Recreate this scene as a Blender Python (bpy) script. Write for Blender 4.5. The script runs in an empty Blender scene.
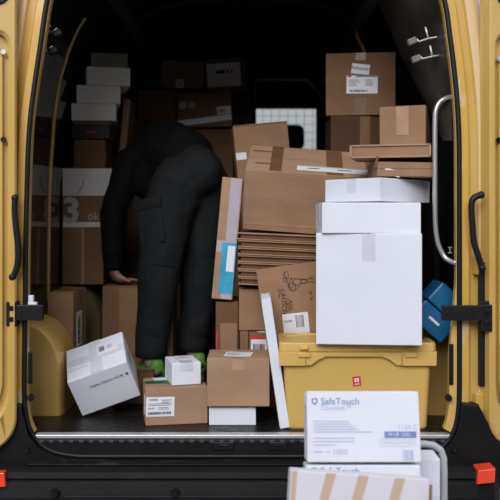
import bpy, bmesh, math, random
from mathutils import Vector, Matrix, Euler

random.seed(7)
SC = bpy.context.scene
COL = SC.collection
R = math.radians

# ------------------------------------------------------------------ camera
CAM_D, CAM_H, F, HOR = 3.0, 0.796, 822.0, 217.0      # distance to the rear sill, height over load floor, focal in px
cam_data = bpy.data.cameras.new('camera')
cam = bpy.data.objects.new('camera', cam_data)
COL.objects.link(cam)
cam.location = (0, -CAM_D, CAM_H)
cam.rotation_euler = (R(90), 0, 0)
cam_data.sensor_width = 36
cam_data.lens = 36 * F / 500
cam_data.shift_y = -(250 - HOR) / 500
cam_data.clip_start = 0.05
cam_data.dof.use_dof = True
cam_data.dof.focus_distance = 3.08
cam_data.dof.aperture_fstop = 3.2
SC.camera = cam

# ------------------------------------------------------------------ world, sun, exposure
world = bpy.data.worlds.new('overcast_sky')
SC.world = world
world.use_nodes = True
bg = world.node_tree.nodes['Background']
bg.inputs['Color'].default_value = (0.90, 0.94, 1.0, 1)
bg.inputs['Strength'].default_value = 1.0
# standard overcast sky: three times brighter at the zenith than at the horizon
_nt = world.node_tree
_tc0 = _nt.nodes.new('ShaderNodeTexCoord'); _sp = _nt.nodes.new('ShaderNodeSeparateXYZ'); _mr = _nt.nodes.new('ShaderNodeMapRange')
_mr.inputs['From Min'].default_value = 0.0; _mr.inputs['From Max'].default_value = 1.0
_mr.inputs['To Min'].default_value = 0.42; _mr.inputs['To Max'].default_value = 1.26
_nt.links.new(_tc0.outputs['Generated'], _sp.inputs['Vector']); _nt.links.new(_sp.outputs['Z'], _mr.inputs['Value']); _nt.links.new(_mr.outputs['Result'], bg.inputs['Strength'])
sun_data = bpy.data.lights.new('soft_sun', 'SUN')
sun_data.energy = 3.0
sun_data.angle = R(42)
sun_data.color = (0.99, 0.98, 1.0)
sun = bpy.data.objects.new('soft_sun', sun_data)
COL.objects.link(sun)
sun.rotation_euler = (R(60), 0, R(-14))
SC.view_settings.view_transform = 'Standard'
SC.view_settings.look = 'None'
SC.view_settings.gamma = 1
SC.view_settings.use_curve_mapping = False
SC.view_settings.exposure = -0.06

# ------------------------------------------------------------------ helpers
def P(px, py, y):
    d = CAM_D + y
    return Vector(((px - 250) * d / F, y, CAM_H - (py - HOR) * d / F))

def new_mat(name, color, rough=0.6, spec=0.5, metal=0.0, noise=None, bump=None, coat=0.0, color2=None, scale=6.0, detail=4.0, stretch=(1, 1, 1), lo=0.35, hi=0.65, bump_scale=40.0, bump_stretch=(1, 1, 1), transmission=0.0):
    m = bpy.data.materials.new(name)
    m.use_nodes = True
    nt = m.node_tree
    b = nt.nodes['Principled BSDF']
    b.inputs['Base Color'].default_value = (*color, 1)
    b.inputs['Roughness'].default_value = rough
    b.inputs['Specular IOR Level'].default_value = spec
    b.inputs['Metallic'].default_value = metal
    b.inputs['Coat Weight'].default_value = coat
    b.inputs['Coat Roughness'].default_value = 0.08
    b.inputs['Transmission Weight'].default_value = transmission
    tc = nt.nodes.new('ShaderNodeTexCoord')
    if color2 is not None:
        mp = nt.nodes.new('ShaderNodeMapping')
        mp.inputs['Scale'].default_value = stretch
        n = nt.nodes.new('ShaderNodeTexNoise')
        n.inputs['Scale'].default_value = scale
        n.inputs['Detail'].default_value = detail
        cr = nt.nodes.new('ShaderNodeValToRGB')
        cr.color_ramp.elements[0].position = lo
        cr.color_ramp.elements[1].position = hi
        cr.color_ramp.elements[0].color = (*color, 1)
        cr.color_ramp.elements[1].color = (*color2, 1)
        nt.links.new(tc.outputs['Object'], mp.inputs['Vector'])
        nt.links.new(mp.outputs['Vector'], n.inputs['Vector'])
        nt.links.new(n.outputs['Fac'], cr.inputs['Fac'])
        nt.links.new(cr.outputs['Color'], b.inputs['Base Color'])
    if bump:
        mp2 = nt.nodes.new('ShaderNodeMapping')
        mp2.inputs['Scale'].default_value = bump_stretch
        n2 = nt.nodes.new('ShaderNodeTexNoise')
        n2.inputs['Scale'].default_value = bump_scale
        n2.inputs['Detail'].default_value = 3
        bp = nt.nodes.new('ShaderNodeBump')
        bp.inputs['Strength'].default_value = bump
        bp.inputs['Distance'].default_value = 0.004 if bump < 1 else 0.02
        nt.links.new(tc.outputs['Object'], mp2.inputs['Vector'])
        nt.links.new(mp2.outputs['Vector'], n2.inputs['Vector'])
        nt.links.new(n2.outputs['Fac'], bp.inputs['Height'])
        nt.links.new(bp.outputs['Normal'], b.inputs['Normal'])
    return m

def card(name, c):
    return new_mat(name, tuple(v * 0.9 for v in c), rough=0.82, spec=0.25, color2=tuple(min(1, v * 1.1) for v in c), scale=5, stretch=(1, 1, 2.2), bump=0.12, bump_scale=60, bump_stretch=(1, 1, 4))

M = {}
M['shaded_yellow'] = new_mat('shaded_yellow_paint', (0.11, 0.078, 0.026), rough=0.7, color2=(0.14, 0.10, 0.035), scale=4)  # yellow of the far wheel arch with its shade put into the colour
M['kraft'] = card('kraft_cardboard', (0.285, 0.168, 0.094))
M['kraft_light'] = card('light_kraft_cardboard', (0.355, 0.222, 0.138))
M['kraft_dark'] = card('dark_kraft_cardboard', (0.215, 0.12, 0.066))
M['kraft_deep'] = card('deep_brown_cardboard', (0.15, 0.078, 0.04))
M['white_card'] = new_mat('white_carton_board', (0.68, 0.70, 0.78), rough=0.65, spec=0.3, color2=(0.73, 0.75, 0.82), scale=3, bump=0.05, bump_scale=25)
M['lilac_card'] = new_mat('pale_lilac_board', (0.60, 0.585, 0.64), rough=0.7, color2=(0.64, 0.62, 0.68), scale=4)
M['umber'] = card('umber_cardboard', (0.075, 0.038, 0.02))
M['grey_card'] = new_mat('off_white_carton_board', (0.66, 0.63, 0.58), rough=0.7, spec=0.3, color2=(0.72, 0.69, 0.64), scale=4)
M['black_card'] = new_mat('black_carton_board', (0.015, 0.014, 0.015), rough=0.5)
M['tape'] = new_mat('brown_packing_tape', (0.15, 0.08, 0.04), rough=0.25, spec=0.5, color2=(0.185, 0.10, 0.05), scale=12)
M['clear_tape'] = new_mat('clear_packing_tape', (0.68, 0.69, 0.75), rough=0.16, spec=0.6, color2=(0.58, 0.60, 0.66), scale=10, bump=0.15, bump_scale=30)
M['clear_tape_kraft'] = new_mat('clear_tape_on_kraft', (0.37, 0.235, 0.15), rough=0.13, spec=0.7, color2=(0.43, 0.285, 0.19), scale=14, bump=0.2, bump_scale=30)
M['lavender_tape'] = new_mat('pale_lavender_tape', (0.44, 0.40, 0.44), rough=0.3, color2=(0.40, 0.36, 0.41), scale=10)
M['paper'] = new_mat('white_label_paper', (0.74, 0.75, 0.80), rough=0.5)
M['ink'] = new_mat('black_print', (0.02, 0.02, 0.025), rough=0.6)
M['ink_grey'] = new_mat('grey_print', (0.30, 0.30, 0.34), rough=0.6)
M['ink_blue'] = new_mat('blue_print', (0.17, 0.235, 0.50), rough=0.6)
M['ink_blue_pale'] = new_mat('pale_blue_print', (0.44, 0.49, 0.66), rough=0.6)
M['ink_blue_faint'] = new_mat('faint_blue_print', (0.50, 0.55, 0.70), rough=0.6)
M['ink_red'] = new_mat('red_print', (0.60, 0.03, 0.035), rough=0.5)
M['ink_green'] = new_mat('green_tape', (0.015, 0.13, 0.06), rough=0.35)
M['ink_pale'] = new_mat('pale_print', (0.50, 0.46, 0.41), rough=0.6)
M['blue_film'] = new_mat('blue_document_pouch', (0.03, 0.30, 0.46), rough=0.25, color2=(0.06, 0.38, 0.55), scale=18, bump=0.4, bump_scale=25)
M['blue_plastic'] = new_mat('blue_plastic', (0.008, 0.12, 0.27), rough=0.4, bump=0.05, bump_scale=60)
M['bin'] = new_mat('yellow_bin_plastic', (0.60, 0.385, 0.105), rough=0.5, spec=0.4, color2=(0.64, 0.415, 0.12), scale=3, bump=0.06, bump_scale=90)
M['paint'] = new_mat('yellow_van_paint', (0.56, 0.345, 0.08), rough=0.35, spec=0.5, coat=0.5, color2=(0.59, 0.39, 0.12), scale=2.5)
M['paint_worn'] = new_mat('worn_yellow_van_paint', (0.58, 0.345, 0.06), rough=0.4, coat=0.4, color2=(0.60, 0.50, 0.36), scale=7, stretch=(1.6, 1, 0.6), detail=8, lo=0.56, hi=0.66)
M['paint_pale'] = new_mat('pale_yellow_body_panel', (0.66, 0.47, 0.24), rough=0.3, coat=0.6, color2=(0.68, 0.50, 0.28), scale=2)
M['rubber'] = new_mat('black_rubber', (0.006, 0.0065, 0.007), rough=0.45, spec=0.3)
M['bumper'] = new_mat('dark_bumper_plastic', (0.005, 0.0055, 0.006), rough=0.5, spec=0.2, color2=(0.009, 0.009, 0.010), scale=9, bump=0.15, bump_scale=150)
M['bumper_dusty'] = new_mat('dusty_bumper_plastic', (0.008, 0.008, 0.009), rough=0.6, spec=0.2, color2=(0.07, 0.06, 0.05), scale=7, stretch=(1, 3, 1), detail=8, lo=0.5, hi=0.8)
M['lining'] = new_mat('dark_interior_lining', (0.012, 0.012, 0.012), rough=0.7, spec=0.3, color2=(0.018, 0.017, 0.016), scale=3)
M['ceiling'] = new_mat('black_headliner', (0.006, 0.006, 0.006), rough=0.85, spec=0.2)
M['gloss'] = new_mat('glossy_dark_panel', (0.010, 0.009, 0.007), rough=0.04, spec=0.6)
M['pillar_lining'] = new_mat('brown_black_pillar_lining', (0.026, 0.021, 0.017), rough=0.30, spec=0.5, color2=(0.055, 0.047, 0.04), scale=5)
M['floor'] = new_mat('dark_antislip_floor', (0.006, 0.0058, 0.0056), rough=0.34, spec=0.35, color2=(0.010, 0.0095, 0.009), scale=5, bump=1.0, bump_scale=30, bump_stretch=(0.55, 1.3, 1))
M['alu'] = new_mat('worn_aluminium', (0.50, 0.50, 0.52), rough=0.42, metal=0.55, color2=(0.58, 0.58, 0.60), scale=20, stretch=(1, 6, 6))
M['steel'] = new_mat('silver_steel_tube', (0.55, 0.55, 0.56), rough=0.33, metal=0.75)
M['pale_tube'] = new_mat('pale_grey_tube_paint', (0.46, 0.47, 0.50), rough=0.35)
M['wire'] = new_mat('bright_wire', (0.62, 0.62, 0.64), rough=0.35, metal=0.5)
M['pad'] = new_mat('grey_rubber_pad', (0.16, 0.15, 0.14), rough=0.7)
M['tread'] = new_mat('worn_tread_rubber', (0.05, 0.05, 0.052), rough=0.6)
M['reflector'] = new_mat('orange_red_reflector', (0.85, 0.06, 0.025), rough=0.18, spec=0.7, coat=0.5)
M['blocker_facade'] = new_mat('blocker_brown_render', (0.20, 0.155, 0.115), rough=0.9, color2=(0.24, 0.19, 0.145), scale=2)
M['asphalt'] = new_mat('grey_pavement', (0.17, 0.17, 0.18), rough=0.9, color2=(0.21, 0.21, 0.22), scale=14, bump=0.4, bump_scale=80)
M['glass'] = new_mat('dark_window_glass', (0.012, 0.013, 0.014), rough=0.05, spec=0.7)
M['skin'] = new_mat('skin', (0.42, 0.22, 0.15), rough=0.5, bump=0.05, bump_scale=150)
M['jacket'] = new_mat('black_jacket_fabric', (0.003, 0.003, 0.0035), rough=0.85, spec=0.2, bump=0.25, bump_scale=30)
M['trousers'] = new_mat('charcoal_work_trousers', (0.012, 0.014, 0.0155), rough=0.85, spec=0.15, color2=(0.016, 0.018, 0.0195), scale=8, bump=0.3, bump_scale=22, bump_stretch=(1, 1, 2))
M['shoe'] = new_mat('green_shoe_mesh', (0.09, 0.22, 0.035), rough=0.6, color2=(0.12, 0.27, 0.05), scale=30)
M['sole'] = new_mat('black_shoe_rubber', (0.012, 0.012, 0.012), rough=0.6)
M['sock'] = new_mat('pale_pink_sock', (0.42, 0.33, 0.31), rough=0.8)
M['hair'] = new_mat('dark_brown_hair', (0.02, 0.013, 0.008), rough=0.6)
M['orange'] = new_mat('amber_webbing', (0.42, 0.20, 0.03), rough=0.6, color2=(0.36, 0.16, 0.02), scale=20)
M['gold'] = new_mat('gold_seal', (0.40, 0.24, 0.09), rough=0.4)
M['seat'] = new_mat('black_seat_fabric', (0.01, 0.01, 0.011), rough=0.9)
M['stripe'] = new_mat('tan_stripe_print', (0.50, 0.37, 0.28), rough=0.7)

def tag(o, label=None, cat=None, group=None, kind=None):
    if label: o['label'] = label
    if cat: o['category'] = cat
    if group: o['group'] = group
    if kind: o['kind'] = kind
    return o

def link(name, me, mat=None, parent=None, smooth=False):
    o = bpy.data.objects.new(name, me)
    COL.objects.link(o)
    if mat is not None:
        me.materials.clear()
        me.materials.append(M[mat] if isinstance(mat, str) else mat)
    if parent is not None:
        o.parent = parent
    if smooth:
        for p in me.polygons: p.use_smooth = True
    return o

def obj(name, bm, mat, parent=None, smooth=False):
    bmesh.ops.recalc_face_normals(bm, faces=bm.faces[:])
    me = bpy.data.meshes.new(name)
    bm.to_mesh(me); bm.free()
    return link(name, me, mat, parent, smooth)

def empty(name, loc=(0, 0, 0), rot=(0, 0, 0)):
    o = bpy.data.objects.new(name, None)
    COL.objects.link(o)
    o.empty_display_size = 0.05
    o.location = loc
    o.rotation_euler = rot
    return o

def add_box(bm, c, s, bev=0.0, seg=2, mtx=None):
    """box centred at c with full sizes s"""
    t = bmesh.new()
    bmesh.ops.create_cube(t, size=1.0, matrix=Matrix.Translation(c) @ Matrix.Diagonal((*s, 1)))
    if bev > 0:
        bmesh.ops.bevel(t, geom=t.edges[:], offset=min(bev, min(s) * 0.45), segments=seg, profile=0.5, affect='EDGES')
    merge(bm, t, mtx)

def merge(bm, t, mtx=None):
    vm = {}
    for v in t.verts:
        vm[v] = bm.verts.new(mtx @ v.co if mtx is not None else v.co)
    for f in t.faces:
        try: bm.faces.new([vm[v] for v in f.verts])
        except ValueError: pass
    t.free()

def add_tube(bm, pts, r, seg=10, caps=True, radii=None):
    pts = [Vector(p) for p in pts]
    rings = []
    up = None
    for i, p in enumerate(pts):
        a = pts[max(i - 1, 0)]; b = pts[min(i + 1, len(pts) - 1)]
        t = (b - a).normalized()
        if up is None:
            up = Vector((0, 0, 1)) if abs(t.z) < 0.9 else Vector((1, 0, 0))
        n = (up - t * up.dot(t)).normalized()
        up = n
        q = t.cross(n)
        rr = radii[i] if radii else r
        rings.append([bm.verts.new(p + (n * math.cos(2 * math.pi * k / seg) + q * math.sin(2 * math.pi * k / seg)) * rr) for k in range(seg)])
    for i in range(len(rings) - 1):
        for k in range(seg):
            bm.faces.new((rings[i][k], rings[i][(k + 1) % seg], rings[i + 1][(k + 1) % seg], rings[i + 1][k]))
    if caps:
        bm.faces.new(rings[0]); bm.faces.new(rings[-1])

def smooth_path(pts, n=8):
    pts = [Vector(p) for p in pts]
    out = []
    for i in range(len(pts) - 1):
        p0 = pts[max(i - 1, 0)]; p1 = pts[i]; p2 = pts[i + 1]; p3 = pts[min(i + 2, len(pts) - 1)]
        for k in range(n):
            t = k / n
            out.append(0.5 * ((2 * p1) + (p2 - p0) * t + (2 * p0 - 5 * p1 + 4 * p2 - p3) * t * t + (3 * p1 - p0 - 3 * p2 + p3) * t ** 3))
    out.append(pts[-1])
    return out

def add_prism(bm, poly, y0, y1, bev=0.0):
    """polygon in XZ [(x,z)] extruded from y0 to y1"""
    t = bmesh.new()
    a = [t.verts.new((x, y0, z)) for x, z in poly]
    b = [t.verts.new((x, y1, z)) for x, z in poly]
    n = len(poly)
    fa = t.faces.new(a); t.faces.new(b[::-1])
    for i in range(n):
        t.faces.new((a[i], b[i], b[(i + 1) % n], a[(i + 1) % n]))
    if bev > 0:
        bmesh.ops.bevel(t, geom=list(fa.edges), offset=bev, segments=2, profile=0.5, affect='EDGES')
    merge(bm, t)

def px_poly(pts, y):
    return [(P(a, b, y).x, P(a, b, y).z) for a, b in pts]

_tc = {}
def text_mesh(s, size, align='CENTER', bold=0.0):
    key = (s, size, align, bold)
    if key in _tc: return _tc[key].copy()
    cu = bpy.data.curves.new('lettering', 'FONT')
    cu.body = s; cu.size = size; cu.align_x = align; cu.align_y = 'CENTER'
    cu.resolution_u = 3; cu.offset = bold
    ob = bpy.data.objects.new('lettering_temp', cu)
    COL.objects.link(ob)
    dg = bpy.context.evaluated_depsgraph_get()
    me = bpy.data.meshes.new_from_object(ob.evaluated_get(dg))
    bpy.data.objects.remove(ob); bpy.data.curves.remove(cu)
    _tc[key] = me
    return me.copy()

# ------------------------------------------------------------------ carton builder
def face_frame(face, w, d, h):
    V = Vector
    return {
        'top': (V((0, 0, h)), V((1, 0, 0)), V((0, 1, 0)), V((0, 0, 1)), w, d),
        'front': (V((0, -d / 2, h / 2)), V((1, 0, 0)), V((0, 0, 1)), V((0, -1, 0)), w, h),
        'right': (V((w / 2, 0, h / 2)), V((0, 1, 0)), V((0, 0, 1)), V((1, 0, 0)), d, h),
        'left': (V((-w / 2, 0, h / 2)), V((0, -1, 0)), V((0, 0, 1)), V((-1, 0, 0)), d, h),
    }[face]

def face_mtx(face, dims, u=0, v=0, rot=0, off=0.0):
    c, U, V_, N, su, sv = face_frame(face, *dims)
    ca, sa = math.cos(rot), math.sin(rot)
    u2 = U * ca + V_ * sa
    v2 = -U * sa + V_ * ca
    o = c + U * u + V_ * v + N * off
    return Matrix(((u2.x, v2.x, N.x, o.x), (u2.y, v2.y, N.y, o.y), (u2.z, v2.z, N.z, o.z), (0, 0, 0, 1)))

class Carton:
    def __init__(s, name, label, base, rot, dims, mat='kraft', flaps=None, seam='u', group=None, cat='box', tape=None, tape_w=0.048, bev=0.003, tails=0.06):
        s.dims = dims; w, d, h = dims
        s.root = empty(name, base, rot)
        tag(s.root, label, cat, group)
        bm = bmesh.new()
        # shell with slightly crushed corners
        bmesh.ops.create_cube(bm, size=1.0, matrix=Matrix.Translation((0, 0, h / 2)) @ Matrix.Diagonal((w, d, h, 1)))
        bmesh.ops.bevel(bm, geom=bm.edges[:], offset=bev, segments=2, profile=0.6, affect='EDGES')
        for vtx in bm.verts:
            if vtx.co.z > h * 0.5:
                vtx.co += Vector((random.uniform(-1, 1), random.uniform(-1, 1), 0)) * 0.0007
        s.body = obj('box_body', bm, mat, s.root)
        if flaps:
            c, U, V_, N, su, sv = face_frame(flaps, *dims)
            a, b = (su, sv) if seam == 'u' else (sv, su)
            rot90 = 0 if seam == 'u' else math.pi / 2
            for sg in (-1, 1):
                bm = bmesh.new()
                add_box(bm, (0, sg * (b / 4 + 0.0006), 0.0006), (a - 0.005, b / 2 - 0.0045, 0.0026), 0.0009, 1)
                bm.transform(face_mtx(flaps, dims, rot=rot90))
                obj('flap', bm, mat, s.root)
            if tape:
                bm = bmesh.new()
                add_box(bm, (0, 0, 0.0024), (a - 0.002, tape_w, 0.0009))
                bm.transform(face_mtx(flaps, dims, rot=rot90))
                obj('packing_tape', bm, tape, s.root)
                if tails and flaps == 'top':
                    for f in (('left', 'right') if seam == 'u' else ('front',)):
                        s.patch('packing_tape', f, 0, s.dims[2] / 2 - tails / 2, tape_w, tails, tape, thick=0.0012)
    def patch(s, name, face, u, v, su, sv, mat, rot=0, thick=0.0012, off=0.0, parent=None, label=None):
        bm = bmesh.new()
        add_box(bm, (0, 0, thick / 2 + off), (su, sv, thick))
        bm.transform(face_mtx(face, s.dims, u, v, rot))
        o = obj(name, bm, mat, parent or s.root)
        if label: o['label'] = label
        return o
    def rects(s, name, face, u, v, lst, mat, rot=0, off=0.0022, parent=None):
        """lst of (du, dv, su, sv) flat print rectangles relative to (u, v)"""
        bm = bmesh.new()
        for du, dv, su, sv in lst:
            add_box(bm, (du, dv, off), (su, sv, 0.0004))
        bm.transform(face_mtx(face, s.dims, u, v, rot))
        return obj(name, bm, mat, parent or s.root)
    def text(s, t, face, u, v, size, mat='ink', rot=0, off=0.0026, parent=None, align='CENTER', name='lettering', squeeze=1.0, bold=0.0):
        me = text_mesh(t, size, align, bold)
        me.transform(face_mtx(face, s.dims, u, v, rot, off) @ Matrix.Diagonal((squeeze, 1, 1, 1)))
        return link(name, me, mat, parent or s.root)
    def barcode(s, face, u, v, su, sv, rot=0, n=16, parent=None, mat='ink', off=0.0022):
        rr = random.Random(int(abs(u) * 1000 + su * 5000))
        lst = []; x = -su / 2
        step = su / n
        for i in range(n):
            wdt = step * rr.choice((0.35, 0.55, 0.75))
            lst.append((x + wdt / 2, 0, wdt, sv)); x += step
        return s.rects('barcode', face, u, v, lst, mat, rot, off, parent)
    def lines(s, face, u, v, su, sv, n, mat='ink_grey', rot=0, parent=None, frac=0.42, off=0.0022):
        rr = random.Random(n * 7 + int(su * 1000))
        lst = []
        for i in range(n):
            l = su * rr.uniform(0.55, 1.0)
            lst.append((-su / 2 + l / 2, sv / 2 - (i + 0.5) * sv / n, l, sv / n * frac))
        return s.rects('printed_lines', face, u, v, lst, mat, rot, off, parent)
    def label(s, face, u, v, su, sv, rot=0, bars=True, nlines=4, name='address_label', text=None, big=None):
        L = s.patch(name, face, u, v, su, sv, 'paper', rot)
        def at(a, b):
            return (u + a * math.cos(rot) - b * math.sin(rot), v + a * math.sin(rot) + b * math.cos(rot))
        p = at(-su * 0.05, sv * 0.13)
        if nlines: s.lines(face, p[0], p[1], su * 0.8, sv * 0.5, nlines, 'ink_grey', rot, L)
        if bars:
            p = at(-su * 0.06, -sv * 0.30)
            s.barcode(face, p[0], p[1], su * 0.8, sv * 0.16, rot, 22, L)
        if text:
            p = at(0, sv * 0.36)
            s.text(text, face, p[0], p[1], sv * 0.16, 'ink', rot, parent=L)
        return L

def front_box(name, label, px0, px1, pt, pb, y, dep, mat='kraft', z0=None, yaw=0, roll=0, pitch=0, **kw):
    """carton whose front face covers the given pixels when its front stands y metres inside the sill"""
    a = P(px0, pt, y); b = P(px1, pb, y)
    base_z = b.z if z0 is None else z0
    w, h = (b.x - a.x), (a.z - base_z)
    return Carton(name, label, ((a.x + b.x) / 2, y + dep / 2, base_z), (R(pitch), R(roll), R(yaw)), (w, dep, h), mat, **kw)

# ================================================================== SETTING
CX = -0.025
WP = [(-0.02, 0.935), (0.5, 0.935), (0.95, 0.93), (1.3, 0.905), (1.45, 0.88), (1.6, 0.835), (1.71, 0.785), (1.82, 0.70), (1.93, 0.56), (2.0, 0.38), (2.03, 0.18), (2.04, 0.0)]
def half_w(z):
    for (z0, w0), (z1, w1) in zip(WP, WP[1:]):
        if z <= z1:
            t = max(0, (z - z0) / (z1 - z0)); return w0 + (w1 - w0) * t
    return 0
LEN = 3.0

# ground
bm = bmesh.new()
bmesh.ops.create_grid(bm, x_segments=4, y_segments=4, size=40, matrix=Matrix.Translation((0, 0, -0.60)))
tag(obj('ground', bm, 'asphalt'), 'light grey pavement under and around the van', 'ground', kind='structure')

# unseen house front added behind the camera to block low sky light
blocker_root = empty('sky_blocker', (0, -11.0, -0.60)); tag(blocker_root, 'unseen brown house front added to block the low sky', 'sky blocker', kind='structure')
bm = bmesh.new(); add_box(bm, (0, -0.3, 2.2), (46, 0.6, 4.4)); obj('blocker_facade', bm, 'blocker_facade', blocker_root)
bm = bmesh.new(); add_box(bm, (0, -0.1, 4.5), (46.6, 1.4, 0.4), 0.05); obj('blocker_eaves', bm, 'blocker_facade', blocker_root)
_wm = None
for fl in range(1):
    for k in range(12):
        if _wm is None:
            bm = bmesh.new(); add_box(bm, (0, 0.0, 0), (1.1, 0.06, 1.6)); w_o = obj('window', bm, 'glass', blocker_root); _wm = w_o.data
        else:
            w_o = bpy.data.objects.new('window', _wm); COL.objects.link(w_o); w_o.parent = blocker_root
        w_o.location = (-20.2 + k * 3.65, 0.02, 2.0 + fl * 3.0)
# load floor
bm = bmesh.new()
add_box(bm, (CX, LEN / 2 + 0.005, -0.012), (1.9, LEN - 0.01, 0.024))
floor = tag(obj('floor', bm, 'floor'), 'dark anti-slip load floor of the van', 'floor', kind='structure')

def wall_strip(name, sides, z_lo, z_hi, mat, y0, y1, label, cat):
    prof = [(z, w) for z, w in WP if z_lo <= z <= z_hi]
    bm = bmesh.new()
    if sides == 0:
        line = [(CX - w, z) for z, w in prof] + [(CX + w, z) for z, w in prof[::-1][1:]]
    else:
        line = [(CX + sides * w, z) for z, w in prof]
    # closed shell: inner line and an outer line a little further out
    def out(x, z):
        d = Vector((x - CX, 0, max(0, z - 1.45) * 1.6)); d.normalize(); return (x + d.x * 0.014, z + d.z * 0.014)
    ring_ = line + [out(x, z) for x, z in line[::-1]]
    n = len(ring_)
    A = [bm.verts.new((x, y0, z)) for x, z in ring_]; B = [bm.verts.new((x, y1, z)) for x, z in ring_]
    for i in range(n): bm.faces.new((A[i], A[(i + 1) % n], B[(i + 1) % n], B[i]))
    m = len(line)
    for V_ in (A, B):
        for i in range(m - 1): bm.faces.new((V_[i], V_[i + 1], V_[n - 2 - i], V_[n - 1 - i]))
    return tag(obj(name, bm, mat, smooth=False), label, cat, kind='structure')

wall_left = wall_strip('wall_left', -1, -0.02, 1.6, 'gloss', 0.22, LEN, 'glossy dark left side wall of the cargo hold', 'wall')
wall_right = wall_strip('wall_right', 1, -0.02, 1.6, 'lining', 0.22, LEN, 'dark right side wall of the cargo hold', 'wall')
ceiling = wall_strip('ceiling', 0, 1.6, 3, 'ceiling', 0.22, LEN, 'black curved roof lining of the cargo hold', 'ceiling')
# ribs of the body shell along the wall profile
def hoop(name, y, width, proud, mat, z_lo, z_hi, side, parent=None):
    bm = bmesh.new()
    zs = [z_lo + (z_hi - z_lo) * i / 24 for i in range(25)]
    pts = []
    for z in zs:
        pts.append((CX + side * half_w(z), z))
    rows = []
    for i, (x, z) in enumerate(pts):
        xi = x - side * proud
        rows.append([bm.verts.new(c) for c in ((x, y, z), (xi, y + width * 0.2, z), (xi, y + width * 0.8, z), (x, y + width, z))])
    for a, b in zip(rows, rows[1:]):
        for k in range(3):
            bm.faces.new((a[k], a[k + 1], b[k + 1], b[k]))
    bm.faces.new(rows[0]); bm.faces.new(rows[-1])
    return obj(name, bm, mat, parent)
rib = hoop('body_rib', 0.90, 0.022, 0.008, 'paint', 0.40, 1.74, -1, wall_left)
rib['label'] = 'narrow yellow body rib'
for y in (1.75, 2.5):
    hoop('body_rib', y, 0.06, 0.02, 'lining', 0.05, 1.6, -1, wall_left)
for y in (0.95, 1.75, 2.5):
    hoop('body_rib', y, 0.06, 0.02, 'lining', 0.05, 1.6, 1, wall_right)
# roof rails and arched roof bows
for sgn in (-1, 1):
    bm = bmesh.new()
    add_box(bm, (CX + sgn * 0.555, 1.62, 1.745), (0.055, 2.65, 0.045), 0.006)
    for yy in (0.5, 1.3, 2.1, 2.8): add_box(bm, (CX + sgn * 0.57, yy, 1.86), (0.03, 0.04, 0.20))
    obj('roof_rail', bm, 'lining', ceiling)
for y in (1.55, 2.3):
    bm = bmesh.new()
    zs = [1.62, 1.71, 1.82, 1.93, 1.99]
    line = [(CX - half_w(z) + 0.02, z - 0.015) for z in zs] + [(CX, 2.012)] + [(CX + half_w(z) - 0.02, z - 0.015) for z in zs[::-1]]
    add_tube(bm, smooth_path([(x, y, z) for x, z in line], 4), 0.022, 8)
    obj('roof_bow', bm, 'lining', ceiling, True)

# bulkhead towards the cab with a barred window
WX0, WX1, WZ0, WZ1 = 0.035, 0.575, 1.05, 1.795
by = LEN
bm = bmesh.new()
def quad_panel(bm, x0, x1, z0, z1, y, t=0.02):
    add_box(bm, ((x0 + x1) / 2, y, (z0 + z1) / 2), (x1 - x0, t, z1 - z0))
quad_panel(bm, -0.97, WX0, -0.02, 2.05, by)
quad_panel(bm, WX1, 0.93, -0.02, 2.05, by)
quad_panel(bm, WX0, WX1, -0.02, WZ0, by)
quad_panel(bm, WX0, WX1, WZ1, 2.05, by)
add_prism(bm, [(WX1 - 0.16, WZ1), (WX1, WZ1), (WX1, WZ1 - 0.19)], by - 0.01, by + 0.01)
bulkhead = tag(obj('wall_front', bm, 'ceiling'), 'black bulkhead between the cargo hold and the cab', 'wall', kind='structure')
win = empty('window_1', (0, 0, 0)); tag(win, 'barred bulkhead window looking through the cab', 'window', kind='structure')
bm = bmesh.new()
add_tube(bm, [(WX0, by - 0.03, WZ0), (WX0, by - 0.03, WZ1), (WX1 - 0.16, by - 0.03, WZ1), (WX1, by - 0.03, WZ1 - 0.19), (WX1, by - 0.03, WZ0)], 0.011, 8)
obj('window_frame', bm, 'steel', win, True)
x = WX0 + 0.06
while x < WX1 - 0.02:
    top = WZ1 if x < WX1 - 0.16 else WZ1 - 0.19 * (x - (WX1 - 0.16)) / 0.16
    bm = bmesh.new(); add_tube(bm, [(x, by - 0.03, WZ0), (x, by - 0.03, top)], 0.0014, 6)
    obj('grille_bar', bm, 'steel', win, True); x += 0.06
z = WZ0 + 0.06
while z < WZ1 - 0.02:
    r = WX1 if z < WZ1 - 0.19 else WX1 - 0.16 * (z - (WZ1 - 0.19)) / 0.19
    bm = bmesh.new(); add_tube(bm, [(WX0, by - 0.03, z), (r, by - 0.03, z)], 0.0012, 6)
    obj('grille_bar', bm, 'steel', win, True); z += 0.06
# cab beyond: shell with an open windscreen aperture
cy0, cy1 = LEN + 0.02, LEN + 1.35
bm = bmesh.new()
add_box(bm, (CX, (cy0 + cy1) / 2, 2.02), (1.9, cy1 - cy0, 0.04))
add_box(bm, (CX - 0.95, (cy0 + cy1) / 2, 0.95), (0.04, cy1 - cy0, 2.1))
add_box(bm, (CX + 0.95, (cy0 + cy1) / 2, 0.95), (0.04, cy1 - cy0, 2.1))
add_box(bm, (CX, (cy0 + cy1) / 2, -0.02), (1.9, cy1 - cy0, 0.04))
ws = dict(x0=P(256, 0, 1.35 + LEN).x, x1=P(316, 0, 1.35 + LEN).x, z1=P(0, 109, 1.35 + LEN).z, z0=1.02)
quad_panel(bm, CX - 0.95, ws['x0'], 0, 2.04, cy1)
quad_panel(bm, ws['x1'], CX + 0.95, 0, 2.04, cy1)
quad_panel(bm, ws['x0'], ws['x1'], 0, ws['z0'], cy1)
quad_panel(bm, ws['x0'], ws['x1'], ws['z1'], 2.04, cy1)
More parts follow.
